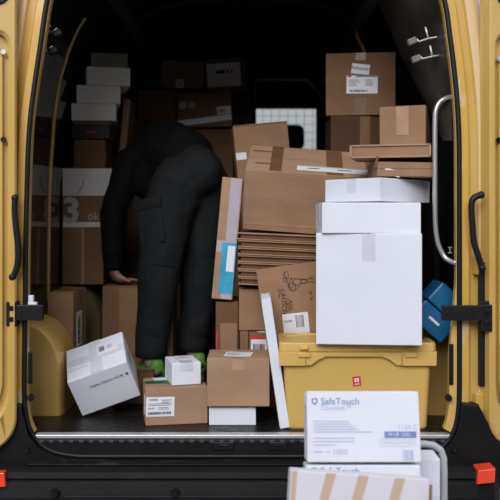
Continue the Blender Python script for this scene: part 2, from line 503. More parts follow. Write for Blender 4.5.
tag(obj('wall_cab', bm, 'ceiling'), 'dark driver cab shell beyond the bulkhead', 'wall', kind='structure')
bm = bmesh.new()
add_box(bm, ((ws['x0'] + ws['x1']) / 2, cy1, (ws['z0'] + ws['z1']) / 2), (ws['x1'] - ws['x0'], 0.006, ws['z1'] - ws['z0']))
gm = bpy.data.materials.new('clear_windscreen_glass'); gm.use_nodes = True
gnt = gm.node_tree; gnt.nodes.remove(gnt.nodes['Principled BSDF'])
tr = gnt.nodes.new('ShaderNodeBsdfTransparent'); tr.inputs['Color'].default_value = (0.95, 0.97, 0.96, 1)
gnt.links.new(tr.outputs['BSDF'], gnt.nodes['Material Output'].inputs['Surface'])
tag(obj('window_2', bm, gm), 'windscreen glass of the cab seen through the bulkhead grille', 'window', kind='structure')
seat = empty('driver_seat', (0.33, LEN + 0.55, 0)); tag(seat, 'black cab seat with headrest seen through the barred window', 'seat')
bm = bmesh.new(); add_box(bm, (0, 0, 0.95), (0.42, 0.14, 0.70), 0.05, 3); obj('backrest', bm, 'seat', seat, True)
bm = bmesh.new(); add_box(bm, (0.0, 0, 1.43), (0.20, 0.10, 0.20), 0.05, 3); obj('headrest', bm, 'seat', seat, True)
bm = bmesh.new()
bm.free()
for s_ in (-1, 1):
    bm = bmesh.new(); add_tube(bm, [(s_ * 0.05, 0, 1.28), (s_ * 0.05, 0, 1.36)], 0.007, 8); obj('headrest_post', bm, 'steel', seat)
bm = bmesh.new(); add_box(bm, (0, 0.25, 0.55), (0.46, 0.45, 0.14), 0.05, 3); obj('seat_cushion', bm, 'seat', seat, True)
bm = bmesh.new(); add_box(bm, (0, 0.22, 0.24), (0.36, 0.36, 0.48), 0.02, 2); obj('seat_base', bm, 'seat', seat)

# ---- rear opening path (pixel positions on the sill plane)
left_px = [(47.5, 0), (40, 50), (31.5, 110), (28.5, 150), (27, 200), (26, 250), (25.5, 300), (24.5, 385), (26, 412), (31, 430), (41, 444), (57, 452.5), (80, 456)]
right_px = [(444, 0), (449.5, 35), (455, 80), (458.5, 130), (459, 200), (459.2, 300), (459.2, 385), (458, 412), (454, 430), (445, 444), (431, 452.5), (410, 456)]
def pz(p): v = P(p[0], p[1], 0); return (v.x, v.z)
L_ = [pz(p) for p in left_px]; R_ = [pz(p) for p in right_px]
top_l = [(-0.70, 1.74), (-0.66, 1.85), (-0.58, 1.93), (-0.45, 1.965)]
top_r = [(0.40, 1.965), (0.53, 1.93), (0.61, 1.85), (0.655, 1.74)]
loop = L_[::-1] + top_l + [(-0.02, 1.985)] + top_r + R_          # from bottom-left, over the top, to bottom-right
loop3 = smooth_path([(x, 0, z) for x, z in loop], 5)
closed = loop3 + [Vector((x, 0, loop3[0].z)) for x in (0.45, 0.25, 0.0, -0.25, -0.45)]

def outward(i, pts):
    a = pts[max(i - 1, 0)]; b = pts[min(i + 1, len(pts) - 1)]
    t = (b - a).normalized()
    return Vector((-t.z, 0, t.x))

def sweep(name, pts, prof, mat, sel=None, smooth=False, bulge=None):
    """prof: list of (s outward, y)"""
    bm = bmesh.new(); rows = []
    for i, p in enumerate(pts):
        if sel and not sel(p): 
            continue
        n = outward(i, pts)
        rows.append([bm.verts.new((p.x + n.x * s, y, p.z + n.z * s)) for s, y in prof])
    for a, b in zip(rows, rows[1:]):
        for k in range(len(prof) - 1):
            bm.faces.new((a[k], a[k + 1], b[k + 1], b[k]))
    return obj(name, bm, mat, None, smooth)

# rubber seal
bm = bmesh.new()
ring = closed + [closed[0]]
add_tube(bm, [p + Vector((0, -0.004, 0)) for p in ring], 0.0095, 10, caps=False)
seal = tag(obj('trim_1', bm, 'rubber', None, True), 'black rubber weather seal around the rear opening', 'seal', kind='structure')
hi = lambda p: p.z > CAM_H - (407 - HOR) * CAM_D / F
# rear-facing flange, stepped channel and outer body corner
jamb = sweep('trim_2', loop3, [(0.004, 0.004), (0.006, -0.002), (0.034, -0.002), (0.040, 0.004)], 'paint_worn', hi)
tag(jamb, 'worn yellow door frame flange outside the rubber seal', 'door frame', kind='structure')
ch = sweep('trim_3', loop3, [(0.040, 0.004), (0.043, 0.018), (0.070, 0.024), (0.076, 0.016)], 'paint', hi)
tag(ch, 'yellow gutter channel of the rear door frame', 'door frame', kind='structure')
oc = sweep('trim_4', loop3, [(0.076, 0.016), (0.082, 0.012), (0.11, 0.022), (0.138, 0.05), (0.150, 0.10), (0.152, 0.40)], 'paint_pale', hi, True)
tag(oc, 'pale yellow outer corner panel of the van body', 'body panel', kind='structure')
# inner jamb and pillar lining
def inset(p):
    if p.x > 0: return 0.010 + 0.024 * max(0, min(1, (0.55 - p.z) / 0.25))
    return 0.008 + 0.004 * max(0, min(1, (p.z - 1.2) / 0.3))
bm = bmesh.new(); bm2 = bmesh.new(); rows = []; rows2 = []
for i, p in enumerate(loop3):
    if p.z < 0.0: continue
    n = outward(i, loop3); a = inset(p)
    q = Vector((p.x - n.x * a, 0, p.z - n.z * a))
    if abs(p.x) > 0.6 and p.z < 1.80:
        T = Vector((CX + math.copysign(half_w(p.z), p.x), 0.26, p.z))
    else:
        T = Vector((p.x, 0.26, min(2.03, p.z + 0.04)))
    rows.append([bm.verts.new(c) for c in ((p.x - n.x * 0.003, 0.0, p.z - n.z * 0.003), (q.x, 0.006, q.z), (q.x, 0.035, q.z))])
    rows2.append([bm2.verts.new(c) for c in ((q.x, 0.035, q.z), tuple(T))])
for a, b in zip(rows, rows[1:]):
    for k in range(2): bm.faces.new((a[k], a[k + 1], b[k + 1], b[k]))
for a, b in zip(rows2, rows2[1:]):
    bm2.faces.new((a[0], a[1], b[1], b[0]))
ij = tag(obj('trim_5', bm, 'paint', None, False), 'yellow inner lip of the rear door frame', 'door frame', kind='structure')
tag(obj('trim_6', bm2, 'pillar_lining', None, True), 'brown black lining of the rear corner pillars', 'pillar', kind='structure')
bm = bmesh.new(); rows = []
edge = [(1.08, 0.055, 0.715), (1.2, 0.13, 0.685), (1.33, 0.25, 0.65), (1.45, 0.35, 0.615), (1.6, 0.42, 0.57), (1.78, 0.46, 0.50)]
for z, ye, xe in edge:
    xi = max(p.x - 0.014 for p in loop3 if abs(p.z - z) < 0.06)
    rows.append([bm.verts.new(c) for c in ((xi, 0.036, z), ((xi + xe) / 2 + 0.015, 0.036 + (ye - 0.036) * 0.5, z), (xe, ye, z), (xe + 0.03, ye + 0.01, z))])
for a, b in zip(rows, rows[1:]):
    for k in range(3): bm.faces.new((a[k], a[k + 1], b[k + 1], b[k]))
tag(obj('trim_13', bm, 'pillar_lining', None, True), 'brown black gusset panel behind the wire hooks at the upper right', 'pillar', kind='structure')
# slotted vents and round bump stops on the inner lip
def vent(px, y0p, y1p, side):
    root = empty('pillar_vent', P(px, y1p, -0.004)); tag(root, 'black slotted vent on the %s inner door frame' % side, 'vent')
    h = P(px, y0p, 0).z - P(px, y1p, 0).z; w = 0.016
    bm = bmesh.new(); add_box(bm, (0, 0.004, h / 2), (w, 0.008, h), 0.006, 3); obj('vent_plate', bm, 'rubber', root)
    n = 9
    for i in range(n):
        bm = bmesh.new(); add_box(bm, (0, -0.001, h * (i + 0.7) / (n + 0.4)), (w * 0.7, 0.004, h / n * 0.45), 0.001, 1)
        obj('vent_slat', bm, 'bumper', root)
vent(451.5, 344, 385, 'right'); vent(30.0, 352, 384, 'left')
for px, nm in ((448.5, 'right'), (31.2, 'left')):
    root = empty('bump_stop', P(px, 402, 0)); tag(root, 'round black bump stop low on the %s door frame' % nm, 'bump stop')
    bm = bmesh.new(); bmesh.ops.create_cone(bm, segments=16, radius1=0.013, radius2=0.010, depth=0.02, cap_ends=True, matrix=Matrix.Translation((0, -0.006, 0.016)) @ Matrix.Rotation(R(90), 4, 'X'))
    obj('rubber_stop', bm, 'rubber', root)
    bm = bmesh.new(); bmesh.ops.create_cone(bm, segments=12, radius1=0.005, radius2=0.004, depth=0.006, cap_ends=True, matrix=Matrix.Translation((0, -0.018, 0.016)) @ Matrix.Rotation(R(90), 4, 'X'))
    obj('screw_head', bm, 'bumper', root)

# wheel housings
def housing(name, label, x_in, x_out, y0, y1, ztop, zmid, mat='paint'):
    bm = bmesh.new()
    nseg = 14; rows = []
    sg = 1 if x_in > x_out else -1
    rx = abs(x_in - x_out); rz = ztop - zmid
    ys = [(y0, 0.93), (y0 + 0.012, 0.97), (y0 + 0.04, 1.0), (y1 - 0.04, 1.0), (y1, 0.95)]
    for y, k in ys:
        row = [bm.verts.new((x_out + sg * rx * k, y, -0.001))]
        for i in range(nseg + 1):
            a = (math.pi / 2) * i / nseg
            row.append(bm.verts.new((x_out + sg * rx * k * math.cos(a) ** 0.8, y, zmid + rz * k * math.sin(a) ** 0.9 if i < nseg else zmid + rz * k)))
        row.append(bm.verts.new((x_out, y, -0.001)))
        rows.append(row)
    for a, b in zip(rows, rows[1:]):
        for i in range(len(a) - 1): bm.faces.new((a[i], a[i + 1], b[i + 1], b[i]))
    bm.faces.new(rows[0]); bm.faces.new(rows[-1])
    o = obj(name, bm, mat, None, False)
    return tag(o, label, 'wheel arch', kind='structure')
housing('trim_7', 'yellow rounded panel low behind the left door frame', -0.752, CX - 0.93, 0.29, 0.585, 0.385, 0.15)
housing('trim_8', 'yellow rounded panel low behind the right door frame', 0.70, CX + 0.93, 0.30, 0.60, 0.39, 0.15)
housing('trim_9', 'dull ochre wheel arch under the stacked boxes on the left', -0.745, CX - 0.93, 1.155, 1.95, 0.452, 0.25, 'shaded_yellow')  # yellow wheel arch, its shade put into the colour

# sill: aluminium edge, black tread step, bumper
sill = empty('trim_10'); tag(sill, 'aluminium edge strip and black plastic tread step along the sill', 'sill', kind='structure')
bm = bmesh.new(); add_box(bm, ((P(35, 0, 0).x + P(452, 0, 0).x) / 2, 0.012, -0.004), (P(452, 0, 0).x - P(35, 0, 0).x, 0.04, 0.014), 0.003)
obj('edge_strip', bm, 'alu', sill)
bm = bmesh.new(); add_box(bm, (CX, 0.015, -0.05), (1.50, 0.05, 0.076), 0.006); obj('tread_step', bm, 'bumper', sill)
bm = bmesh.new()
xx = P(42, 0, 0).x
while xx < P(445, 0, 0).x:
    add_box(bm, (xx, -0.011, -0.019), (0.017, 0.006, 0.010), 0.001, 1); xx += 0.0365
tag(obj('tread_blocks', bm, 'tread', sill), kind='stuff')
for a, b in ((213, 234), (269, 287)):
    bm = bmesh.new()
    p0 = P(a, 441, 0); p1 = P(b, 449, 0)
    add_box(bm, ((p0.x + p1.x) / 2, -0.012, (p0.z + p1.z) / 2), (p1.x - p0.x, 0.010, p0.z - p1.z), 0.003); lr = obj('latch_frame', bm, 'rubber', sill)
    bm = bmesh.new(); add_box(bm, ((p0.x + p1.x) / 2, -0.019, (p0.z + p1.z) / 2 + 0.004), ((p1.x - p0.x) * 0.5, 0.006, 0.009), 0.002); obj('latch_striker', bm, 'bumper_dusty', lr)

bump = empty('trim_11'); tag(bump, 'black plastic rear bumper and step below the sill', 'bumper', kind='structure')
bm = bmesh.new()
prof = [(0.04, -0.086), (-0.02, -0.088), (-0.075, -0.094), (-0.10, -0.105), (-0.105, -0.125), (-0.095, -0.135), (-0.105, -0.145), (-0.115, -0.19), (-0.12, -0.40), (0.04, -0.42)]
xs = [-1.02, -0.95, 0.80, 0.865, 0.895]; ky = [0, 0, 0, 0.02, 0.06]
rows = [[bm.verts.new((x, y + (k if y < 0 else 0), z)) for y, z in prof] for x, k in zip(xs, ky)]
for a, b in zip(rows, rows[1:]):
    for i in range(len(prof)): bm.faces.new((a[i], a[(i + 1) % len(prof)], b[(i + 1) % len(prof)], b[i]))
bm.faces.new(rows[0]); bm.faces.new(rows[-1])
obj('bumper_shell', bm, 'bumper', bump)
bm = bmesh.new(); add_box(bm, (CX - 0.02, -0.036, -0.0885), (1.50, 0.062, 0.005), 0.002); obj('step_ledge', bm, 'bumper_dusty', bump)
bm = bmesh.new(); add_box(bm, (CX + 0.02, -0.117, -0.26), (1.30, 0.010, 0.16), 0.004); obj('face_panel', bm, 'bumper', bump)
for px in (55, 175):
    p = P(px, 493, -0.117)
    bm = bmesh.new(); bmesh.ops.create_cone(bm, segments=18, radius1=0.017, radius2=0.014, depth=0.012, cap_ends=True, matrix=Matrix.Translation((p.x, -0.124, p.z)) @ Matrix.Rotation(R(90), 4, 'X'))
    pl = obj('round_plug', bm, 'bumper', bump)
    bm = bmesh.new(); bmesh.ops.create_cone(bm, segments=14, radius1=0.009, radius2=0.008, depth=0.006, cap_ends=True, matrix=Matrix.Translation((p.x, -0.131, p.z)) @ Matrix.Rotation(R(90), 4, 'X'))
    obj('plug_centre', bm, 'rubber', pl)
bm = bmesh.new()
add_prism(bm, px_poly([(9, 404), (22, 404), (22.5, 416), (27, 434), (38, 449), (58, 458.5), (70, 460), (70, 476), (-40, 486), (-40, 462), (-6, 452), (6, 434)], -0.02), -0.03, 0.06, 0.006)
obj('corner_cover', bm, 'bumper', bump)
bm = bmesh.new()
add_prism(bm, px_poly([(461.5, 403), (478, 404), (486, 420), (500, 440), (512, 450), (510, 472), (499, 488), (420, 480), (420, 460), (433, 457.5), (447, 449), (457, 434), (461, 416)], -0.02), -0.03, 0.06, 0.006)
obj('corner_cover', bm, 'bumper', bump)
for px in (27, 462):
    p = P(px + (0 if px < 100 else -8), 450, -0.03)
    bm = bmesh.new(); bmesh.ops.create_cone(bm, segments=14, radius1=0.013, radius2=0.009, depth=0.012, cap_ends=True, matrix=Matrix.Translation((p.x, -0.035, p.z)) @ Matrix.Rotation(R(90), 4, 'X'))
    obj('cover_screw', bm, 'rubber', bump)
for poly, nm in (([(477.5, 470), (495, 468), (494.5, 482), (476.5, 484)], 'right'), ([(-14, 472), (4.5, 472.5), (6, 486.5), (-14, 487.5)], 'left')):
    bm = bmesh.new(); add_prism(bm, px_poly(poly, -0.115), -0.122, -0.05, 0.003)
    o = obj('reflector', bm, 'reflector', bump); o['label'] = 'orange red rear reflector'

bm = bmesh.new(); a = P(478.5, 262, 0.0); b = P(484.5, 386, 0.0)
add_box(bm, ((a.x + b.x) / 2, 0.0, (a.z + b.z) / 2), (b.x - a.x, 0.03, a.z - b.z), 0.005)  # black strip painted in for the shade of the open hinge gap
tag(obj('hinge_gap_shade_strip', bm, 'rubber'), 'black strip standing in for the dark hinge gap beside the right door', 'seal', kind='structure')
# rear doors folded right back
def rounded(poly_pts, r, n=5):
    out = []
    m = len(poly_pts)
    for i in range(m):
        p = Vector(poly_pts[i]); a = (Vector(poly_pts[i - 1]) - p).normalized(); b = (Vector(poly_pts[(i + 1) % m]) - p).normalized()
        s, e = p + a * r, p + b * r
        for k in range(n + 1):
            t = k / n
            out.append(tuple((1 - t) ** 2 * s + 2 * t * (1 - t) * p + t * t * e))
    return out

def ring_prism(bm, outer, inner, y0, y1, bev=0.008):
    """outer and inner point lists of the same length"""
    n = len(outer)
    def vs(l, y): return [bm.verts.new((x, y, z)) for x, z in l]
    o0, i0 = vs(outer, y0 + bev), vs(inner, y0 + bev * 1.5)
    of, if_ = vs(outer, y0), vs(inner, y0)
    # pull face loops in a little for a soft edge
    cx = sum(p[0] for p in outer) / n; cz = sum(p[1] for p in outer) / n
    for v in of: v.co.x += (cx - v.co.x) * 0.02; v.co.z += (cz - v.co.z) * 0.006
    for v in if_: v.co.x += (v.co.x - cx) * 0.04; v.co.z += (v.co.z - cz) * 0.012
    o1, i1 = vs(outer, y1), vs(inner, y1)
    for A, B in ((o0, of), (of, if_), (if_, i0), (i0, i1), (o1, o0)):
        for k in range(n): bm.faces.new((A[k], A[(k + 1) % n], B[(k + 1) % n], B[k]))

def door(name, sg, label):
    xh = P(485, 0, -0.03).x if sg > 0 else P(15, 0, -0.03).x
    root = empty(name, (xh, 0, 0), (0, 0, R(12) if sg < 0 else R(18))); tag(root, label, 'door', kind='structure')
    W = 0.76
    def mx(pts): return [(sg * x, z) for x, z in pts]
    out = rounded([(0, 0.03), (0.06, -0.04), (W, -0.06), (W, 1.9), (0, 1.9)], 0.045)
    inner = rounded([(0.032, 0.13), (0.09, 0.05), (W - 0.07, 0.04), (W - 0.07, 1.46), (0.028, 1.46)], 0.06)
    bm = bmesh.new(); add_prism(bm, mx(out), -0.012, 0.02)
    obj('door_skin', bm, 'paint', root)
    bm = bmesh.new(); ring_prism(bm, mx(out), mx(inner), -0.05, -0.010)
    obj('inner_frame', bm, 'paint', root)
    bm = bmesh.new(); add_prism(bm, mx(rounded([(0.05, 0.16), (0.10, 0.07), (W - 0.09, 0.07), (W - 0.09, 1.42), (0.05, 1.42)], 0.05)), -0.03, -0.012, 0.012)
    pn = obj('inner_panel', bm, 'paint', root)
    bm = bmesh.new(); add_prism(bm, mx(rounded([(0.035, 1.565), (W - 0.06, 1.565), (W - 0.06, 1.85), (0.035, 1.85)], 0.05)), -0.056, -0.045)
    obj('door_window', bm, 'glass', root)
    bm = bmesh.new(); add_tube(bm, [(sg * x, -0.053, z) for x, z in rounded([(0.028, 1.558), (W - 0.055, 1.558), (W - 0.055, 1.857), (0.028, 1.857)], 0.05)], 0.006, 6)
    obj('window_seal', bm, 'rubber', root, True)
    for zz in ((1.39, 'wire') if sg < 0 else (1.37, 'wire'), (1.075, 'rubber')):
        bm = bmesh.new(); bmesh.ops.create_cone(bm, segments=14, radius1=0.011, radius2=0.009, depth=0.008, cap_ends=True, matrix=Matrix.Translation((sg * 0.046, -0.035, zz[0])) @ Matrix.Rotation(R(90), 4, 'X'))
        obj('panel_clip', bm, zz[1], root)
    # hinge leaves along the door edge
    for zz in (0.12, 0.62):
        bm = bmesh.new(); add_box(bm, (-sg * 0.012, 0.012, zz), (0.03, 0.03, 0.07), 0.005); obj('hinge', bm, 'paint', root)
    if sg > 0:
        bm = bmesh.new(); add_box(bm, (0.062, -0.034, 0.20), (0.020, 0.006, 0.27), 0.002); obj('sill_plate', bm, 'pad', root)
    return root
door('door_1', -1, 'left rear van door folded open, yellow inner panel')
door('door_2', 1, 'right rear van door folded open, yellow inner panel')

# door check arms
def check_arm(sg, pts_b, pts_a, label):
    root = empty('door_check_arm', P(pts_b[0], pts_b[3], -0.03)); tag(root, label, 'door arm')
    o = root.location
    def box(px0, py0, px1, py1, y0, y1, bev):
        a = P(px0, py0, -0.03); b = P(px1, py1, -0.03)
        bm = bmesh.new(); add_box(bm, ((a.x + b.x) / 2 - o.x, (y0 + y1) / 2 + 0.03, (a.z + b.z) / 2 - o.z), (b.x - a.x, y1 - y0, a.z - b.z), bev)
        return bm
    br = obj('bracket', box(*pts_b, -0.05, 0.0, 0.004), 'rubber', root)
    arm = obj('arm_bar', box(*pts_a, -0.048, -0.03, 0.003), 'rubber', root)
    w = pts_a[2] - pts_a[0]
    ex = pts_a[0] + w * (0.7 if sg > 0 else 0.2)
    obj('arm_slot', box(ex, pts_a[1] + 5, ex + 3.5, pts_a[3] - 4, -0.050, -0.047, 0.001), 'bumper', arm)
    for k in range(2):
        yy = pts_b[1] + 4 + k * 11
        xm = (pts_b[0] + pts_b[2]) / 2
        obj('bolt', box(xm - 2.4, yy, xm + 2.4, yy + 5, -0.058, -0.049, 0.004), 'bumper', br)
    obj('bracket_tab', box(pts_b[0] + 1, pts_b[1] - 3, pts_b[2] - 2, pts_b[1] + 1, -0.04, -0.01, 0.002), 'rubber', br)
    return root
check_arm(-1, (7.5, 301, 18, 326), (14, 304.5, 44, 320), 'black door check arm across the left door frame')
check_arm(1, (479.5, 304, 491, 331), (441, 305, 483, 320), 'black door check arm across the right door frame')
# small fittings sitting on the arms
bm = bmesh.new(); a = P(31, 302, 0.01)
add_box(bm, (a.x, 0.01, a.z + 0.012), (0.02, 0.02, 0.026), 0.003); add_box(bm, (a.x + 0.005, 0.01, a.z - 0.006), (0.036, 0.024, 0.012), 0.003)
tag(obj('latch_block', bm, 'paper'), 'small white latch block above the left door check arm', 'latch')

# black ribbed wiring gaiters
def gaiter(pts, label):
    base = Vector(P(*pts[-1], -0.045)); root = empty('wiring_gaiter', base); tag(root, label, 'cable sleeve')
    path = smooth_path([P(a, b, -0.045) - base for a, b in pts], 12)
    radii = [0.0105 + (0.0022 if i % 2 else 0) for i in range(len(path))]
    bm = bmesh.new(); add_tube(bm, path, 0.01, 10, True, radii); obj('ribbed_sleeve', bm, 'rubber', root, True)
    for e in (path[0], path[-1]):
        bm = bmesh.new(); bmesh.ops.create_uvsphere(bm, u_segments=12, v_segments=8, radius=0.014, matrix=Matrix.Translation(e)); obj('end_boot', bm, 'rubber', root, True)
gaiter([(15, 198), (14.5, 210), (16, 228), (18, 245), (18.5, 258), (16, 270), (12.5, 277)], 'black ribbed wiring sleeve beside the left door')
gaiter([(481, 195), (474, 198), (471.5, 206), (472.5, 225), (474, 242), (478, 255), (482, 268)], 'black ribbed wiring sleeve beside the right door')

# silver grab handle
root = empty('grab_handle', P(437, 262, 0.06)); tag(root, 'bent silver tube grab handle at the right of the opening', 'handle')
o = root.location
hp = [P(a, b, y) - o for a, b, y in ((455, 96.5, 0.02), (447, 98, 0.05), (440, 102, 0.06), (436, 110, 0.06), (435, 122, 0.06), (435, 160, 0.06), (435, 200, 0.06), (435.5, 225, 0.06), (438, 243, 0.06), (444, 256, 0.055), (450, 261, 0.04), (456, 263, 0.02))]
bm = bmesh.new(); add_tube(bm, smooth_path(hp, 6), 0.0095, 12); obj('bent_tube', bm, 'steel', root, True)
for e in (hp[0], hp[-1]):
    bm = bmesh.new(); bmesh.ops.create_cone(bm, segments=14, radius1=0.016, radius2=0.013, depth=0.008, cap_ends=True, matrix=Matrix.Translation(e + Vector((0.0, 0, 0))) @ Matrix.Rotation(R(90), 4, 'Y')); obj('mounting_flange', bm, 'steel', root)
# little white catch near the handle
root = empty('door_catch', P(450, 254, 0.05)); tag(root, 'tiny white I-shaped catch beside the silver grab handle', 'catch')
for nm, c, s in (('catch_plate', (0, 0, 0.004), (0.016, 0.008, 0.005)), ('catch_plate', (0, 0, 0.024), (0.016, 0.008, 0.005)), ('catch_post', (0, 0, 0.014), (0.005, 0.006, 0.018))):
    bm = bmesh.new(); add_box(bm, c, s, 0.001, 1); obj(nm, bm, 'pad', root)

# wire hooks with rubber pads
def hook(pts, pad, stem, label, y=0.10):
    base = P(*pts[1], y); root = empty('wire_hook', base); tag(root, label, 'hook', 'wire hooks high on the corner pillars')
    bm = bmesh.new(); add_tube(bm, [P(a, b, y) - base for a, b in pts], 0.0035, 8); obj('wire_arm', bm, 'wire', root, True)
    if stem:
        bm = bmesh.new(); add_tube(bm, [P(a, b, y) - base for a, b in stem], 0.004, 8); obj('wire_stem', bm, 'wire', root, True)
    if pad:
        c = P(*pad, y) - base
        bm = bmesh.new(); add_box(bm, (0, 0, 0), (0.034, 0.03, 0.024), 0.004); bm.transform(Matrix.Translation(c) @ Matrix.Rotation(R(-22), 4, 'Y')); obj('rubber_pad', bm, 'pad' if pad[0] > 200 else 'rubber', root)
hook([(416.5, 39), (419, 41.5), (428.5, 38.5), (438, 37), (438.7, 33.5)], (412, 41.5), [(425.3, 27), (428.5, 38.5)], 'upper of two wire hooks on the right pillar')
hook([(420, 56), (422.5, 58.7), (432, 56.5), (441, 55)], (416, 59), [(430, 45.5), (432.3, 56.5)], 'lower of two wire hooks on the right pillar')
hook([(46.5, 29), (52, 32.5), (57, 28)], (57.5, 33.5), [(48.5, 23), (50, 27)], 'upper of two wire hooks on the left pillar')
hook([(43, 48.5), (47.5, 50.5), (52.5, 46)], (53, 51), None, 'lower of two wire hooks on the left pillar')

# amber strap hanging from the roof on the right
bm = bmesh.new()
sp = [Vector((0.53, 1.1, 1.725)), P(357, 33, 1.1), P(358, 38, 1.1), P(362, 46, 1.1), P(366, 56, 1.1)]
for a, b in zip(sp, sp[1:]):
    pass
add_tube(bm, smooth_path(sp, 4), 0.008, 6)
tag(obj('lashing_strap', bm, 'orange'), 'amber lashing strap hanging from the roof behind the labelled carton', 'strap')

# ================================================================== CARTONS
kraft_g = 'cartons loaded in the van'
# --- yellow bin --------------------------------------------------------------
yb = 0.06
x0, x1 = P(279, 0, yb).x, P(437, 0, yb).x
ZT = 0.327; BD = 0.27; BW = x1 - x0
binr = empty('storage_bin', ((x0 + x1) / 2, yb + BD / 2, 0)); tag(binr, 'large yellow lidded plastic bin standing on the sill', 'bin')
bm = bmesh.new()
def ringz(z, w, d, r=0.02):
    pts = []
    for sx, sy, a0 in ((1, 1, 0), (-1, 1, 90), (-1, -1, 180), (1, -1, 270)):
        for k in range(5):
            a = R(a0 + 90 * k / 4)
            pts.append((sx * (w / 2 - r) + r * math.cos(a), sy * (d / 2 - r) + r * math.sin(a), z))
    return pts
def loft(bm, rings, cap0=True, cap1=True):
    vr = [[bm.verts.new(p) for p in r] for r in rings]
    n = len(vr[0])
    for a, b in zip(vr, vr[1:]):
        for k in range(n): bm.faces.new((a[k], a[(k + 1) % n], b[(k + 1) % n], b[k]))
    if cap0: bm.faces.new(vr[0])
    if cap1: bm.faces.new(vr[-1])
loft(bm, [ringz(0.0, BW - 0.065, BD - 0.06), ringz(0.006, BW - 0.058, BD - 0.053), ringz(0.246, BW - 0.034, BD - 0.03), ringz(0.278, BW - 0.030, BD - 0.026)])
obj('bin_body', bm, 'bin', binr)
bm = bmesh.new()   # rim under the lid, deeper at the ends
loft(bm, [ringz(0.275, BW - 0.004, BD - 0.004), ringz(0.279, BW, BD), ringz(0.292, BW, BD)])
rim = obj('bin_rim', bm, 'bin', binr)
for a, b in ((279, 306), (402, 437)):
    bm = bmesh.new(); xa, xb = P(a, 0, yb).x - binr.location.x, P(b, 0, yb).x - binr.location.x
    s1 = 1 if a > 300 else -1
    pts = [(xa, 0.2945), (xb, 0.2945), (xb - 0.002, 0.242), (xa + 0.002, 0.242)] if s1 > 0 else [(xa, 0.2945), (xb, 0.2945), (xb - 0.002, 0.242), (xa + 0.002, 0.242)]
    add_prism(bm, pts, -BD / 2 - 0.002, BD / 2 - 0.004, 0.0015)
    obj('rim_drop', bm, 'bin', rim)
    bm = bmesh.new()
    if s1 < 0: poly = [(xb, 0.292), (xb + 0.075, 0.292), (xb + 0.07, 0.272), (xb + 0.045, 0.268), (xb + 0.02, 0.243), (xb, 0.243)]
    else: poly = [(xa, 0.292), (xa - 0.075, 0.292), (xa - 0.07, 0.272), (xa - 0.045, 0.268), (xa - 0.02, 0.243), (xa, 0.243)]
    add_prism(bm, poly, -BD / 2 - 0.0012, -BD / 2 + 0.05, 0.003)
    obj('rim_drop', bm, 'bin', rim)
bm = bmesh.new()
loft(bm, [ringz(0.2935, BW - 0.004, BD - 0.004), ringz(0.297, BW, BD), ringz(0.322, BW - 0.002, BD - 0.002), ringz(ZT, BW - 0.008, BD - 0.008), ringz(ZT, BW - 0.03, BD - 0.03), ringz(0.3195, BW - 0.036, BD - 0.036)])
lid = obj('bin_lid', bm, 'bin', binr)
for px in (304, 411, 375, 341):
    xc = P(px, 0, yb).x - binr.location.x
    if px in (304, 411):
        bm = bmesh.new(); add_box(bm, (xc, -BD / 2 - 0.002, 0.308), (0.036, 0.014, 0.018), 0.007, 3); hd = obj('lid_catch', bm, 'bin', lid)
        bm = bmesh.new(); add_box(bm, (xc, -BD / 2 - 0.010, 0.308), (0.018, 0.004, 0.008), 0.002); obj('catch_button', bm, 'bin', hd)
        bm = bmesh.new(); add_box(bm, (xc, -BD / 2 - 0.003, 0.283), (0.046, 0.012, 0.018), 0.003); obj('catch_clip', bm, 'bin', rim)
    else:
        bm = bmesh.new(); add_box(bm, (xc, -BD / 2 - 0.001, 0.306), (0.006, 0.005, 0.024), 0.001); obj('lid_rib', bm, 'bin', lid)
for k in (-1, 1):
    bm = bmesh.new(); add_box(bm, (k * (BW / 2 - 0.06), BD / 2 - 0.05, 0.322), (0.05, 0.03, 0.012), 0.004); obj('lid_boss', bm, 'bin', lid)
s0 = P(357, 381.5, yb + 0.012) - binr.location
bm = bmesh.new(); add_box(bm, (0, 0, 0), (0.031, 0.0014, 0.036)); bm.transform(Matrix.Translation((s0.x, -BD / 2 + 0.0178, s0.z)) @ Matrix.Rotation(R(2.6), 4, 'X') @ Matrix.Rotation(R(-6), 4, 'Y'))
st = obj('sticker', bm, 'ink_red', binr); st['label'] = 'small red sticker with a white symbol'
bm = bmesh.new()
for c, s in (((0, 0, 0.004), (0.016, 0.001, 0.014)), ((0, 0, -0.011), (0.018, 0.001, 0.003))): add_box(bm, c, s)
mt = Matrix.Translation((s0.x, -BD / 2 + 0.0168, s0.z)) @ Matrix.Rotation(R(2.6), 4, 'X') @ Matrix.Rotation(R(-6), 4, 'Y')
bm.transform(mt); obj('symbol', bm, 'paper', st)
bm = bmesh.new(); add_box(bm, (0, -0.0006, 0.0035), (0.006, 0.001, 0.007)); bm.transform(mt); obj('symbol_notch', bm, 'ink_red', st)

# --- white cartons over the bin ----------------------------------------------
c = Carton('carton', 'large square white carton on the yellow bin', (P(369, 0, 0.0).x + 0.012, 0.0 + 0.14, 0.3275), (0, 0, R(-5)), (0.385, 0.26, 0.407), 'white_card', flaps='top', seam='v', tape='clear_tape', group=kraft_g, tails=0.10)
c = front_box('carton', 'low white carton on top of the large square white carton', 322, 421, 203, 234, 0.01, 0.29, 'white_card', z0=0.7365, flaps='top', seam='u', tape='clear_tape', group=kraft_g, yaw=0)
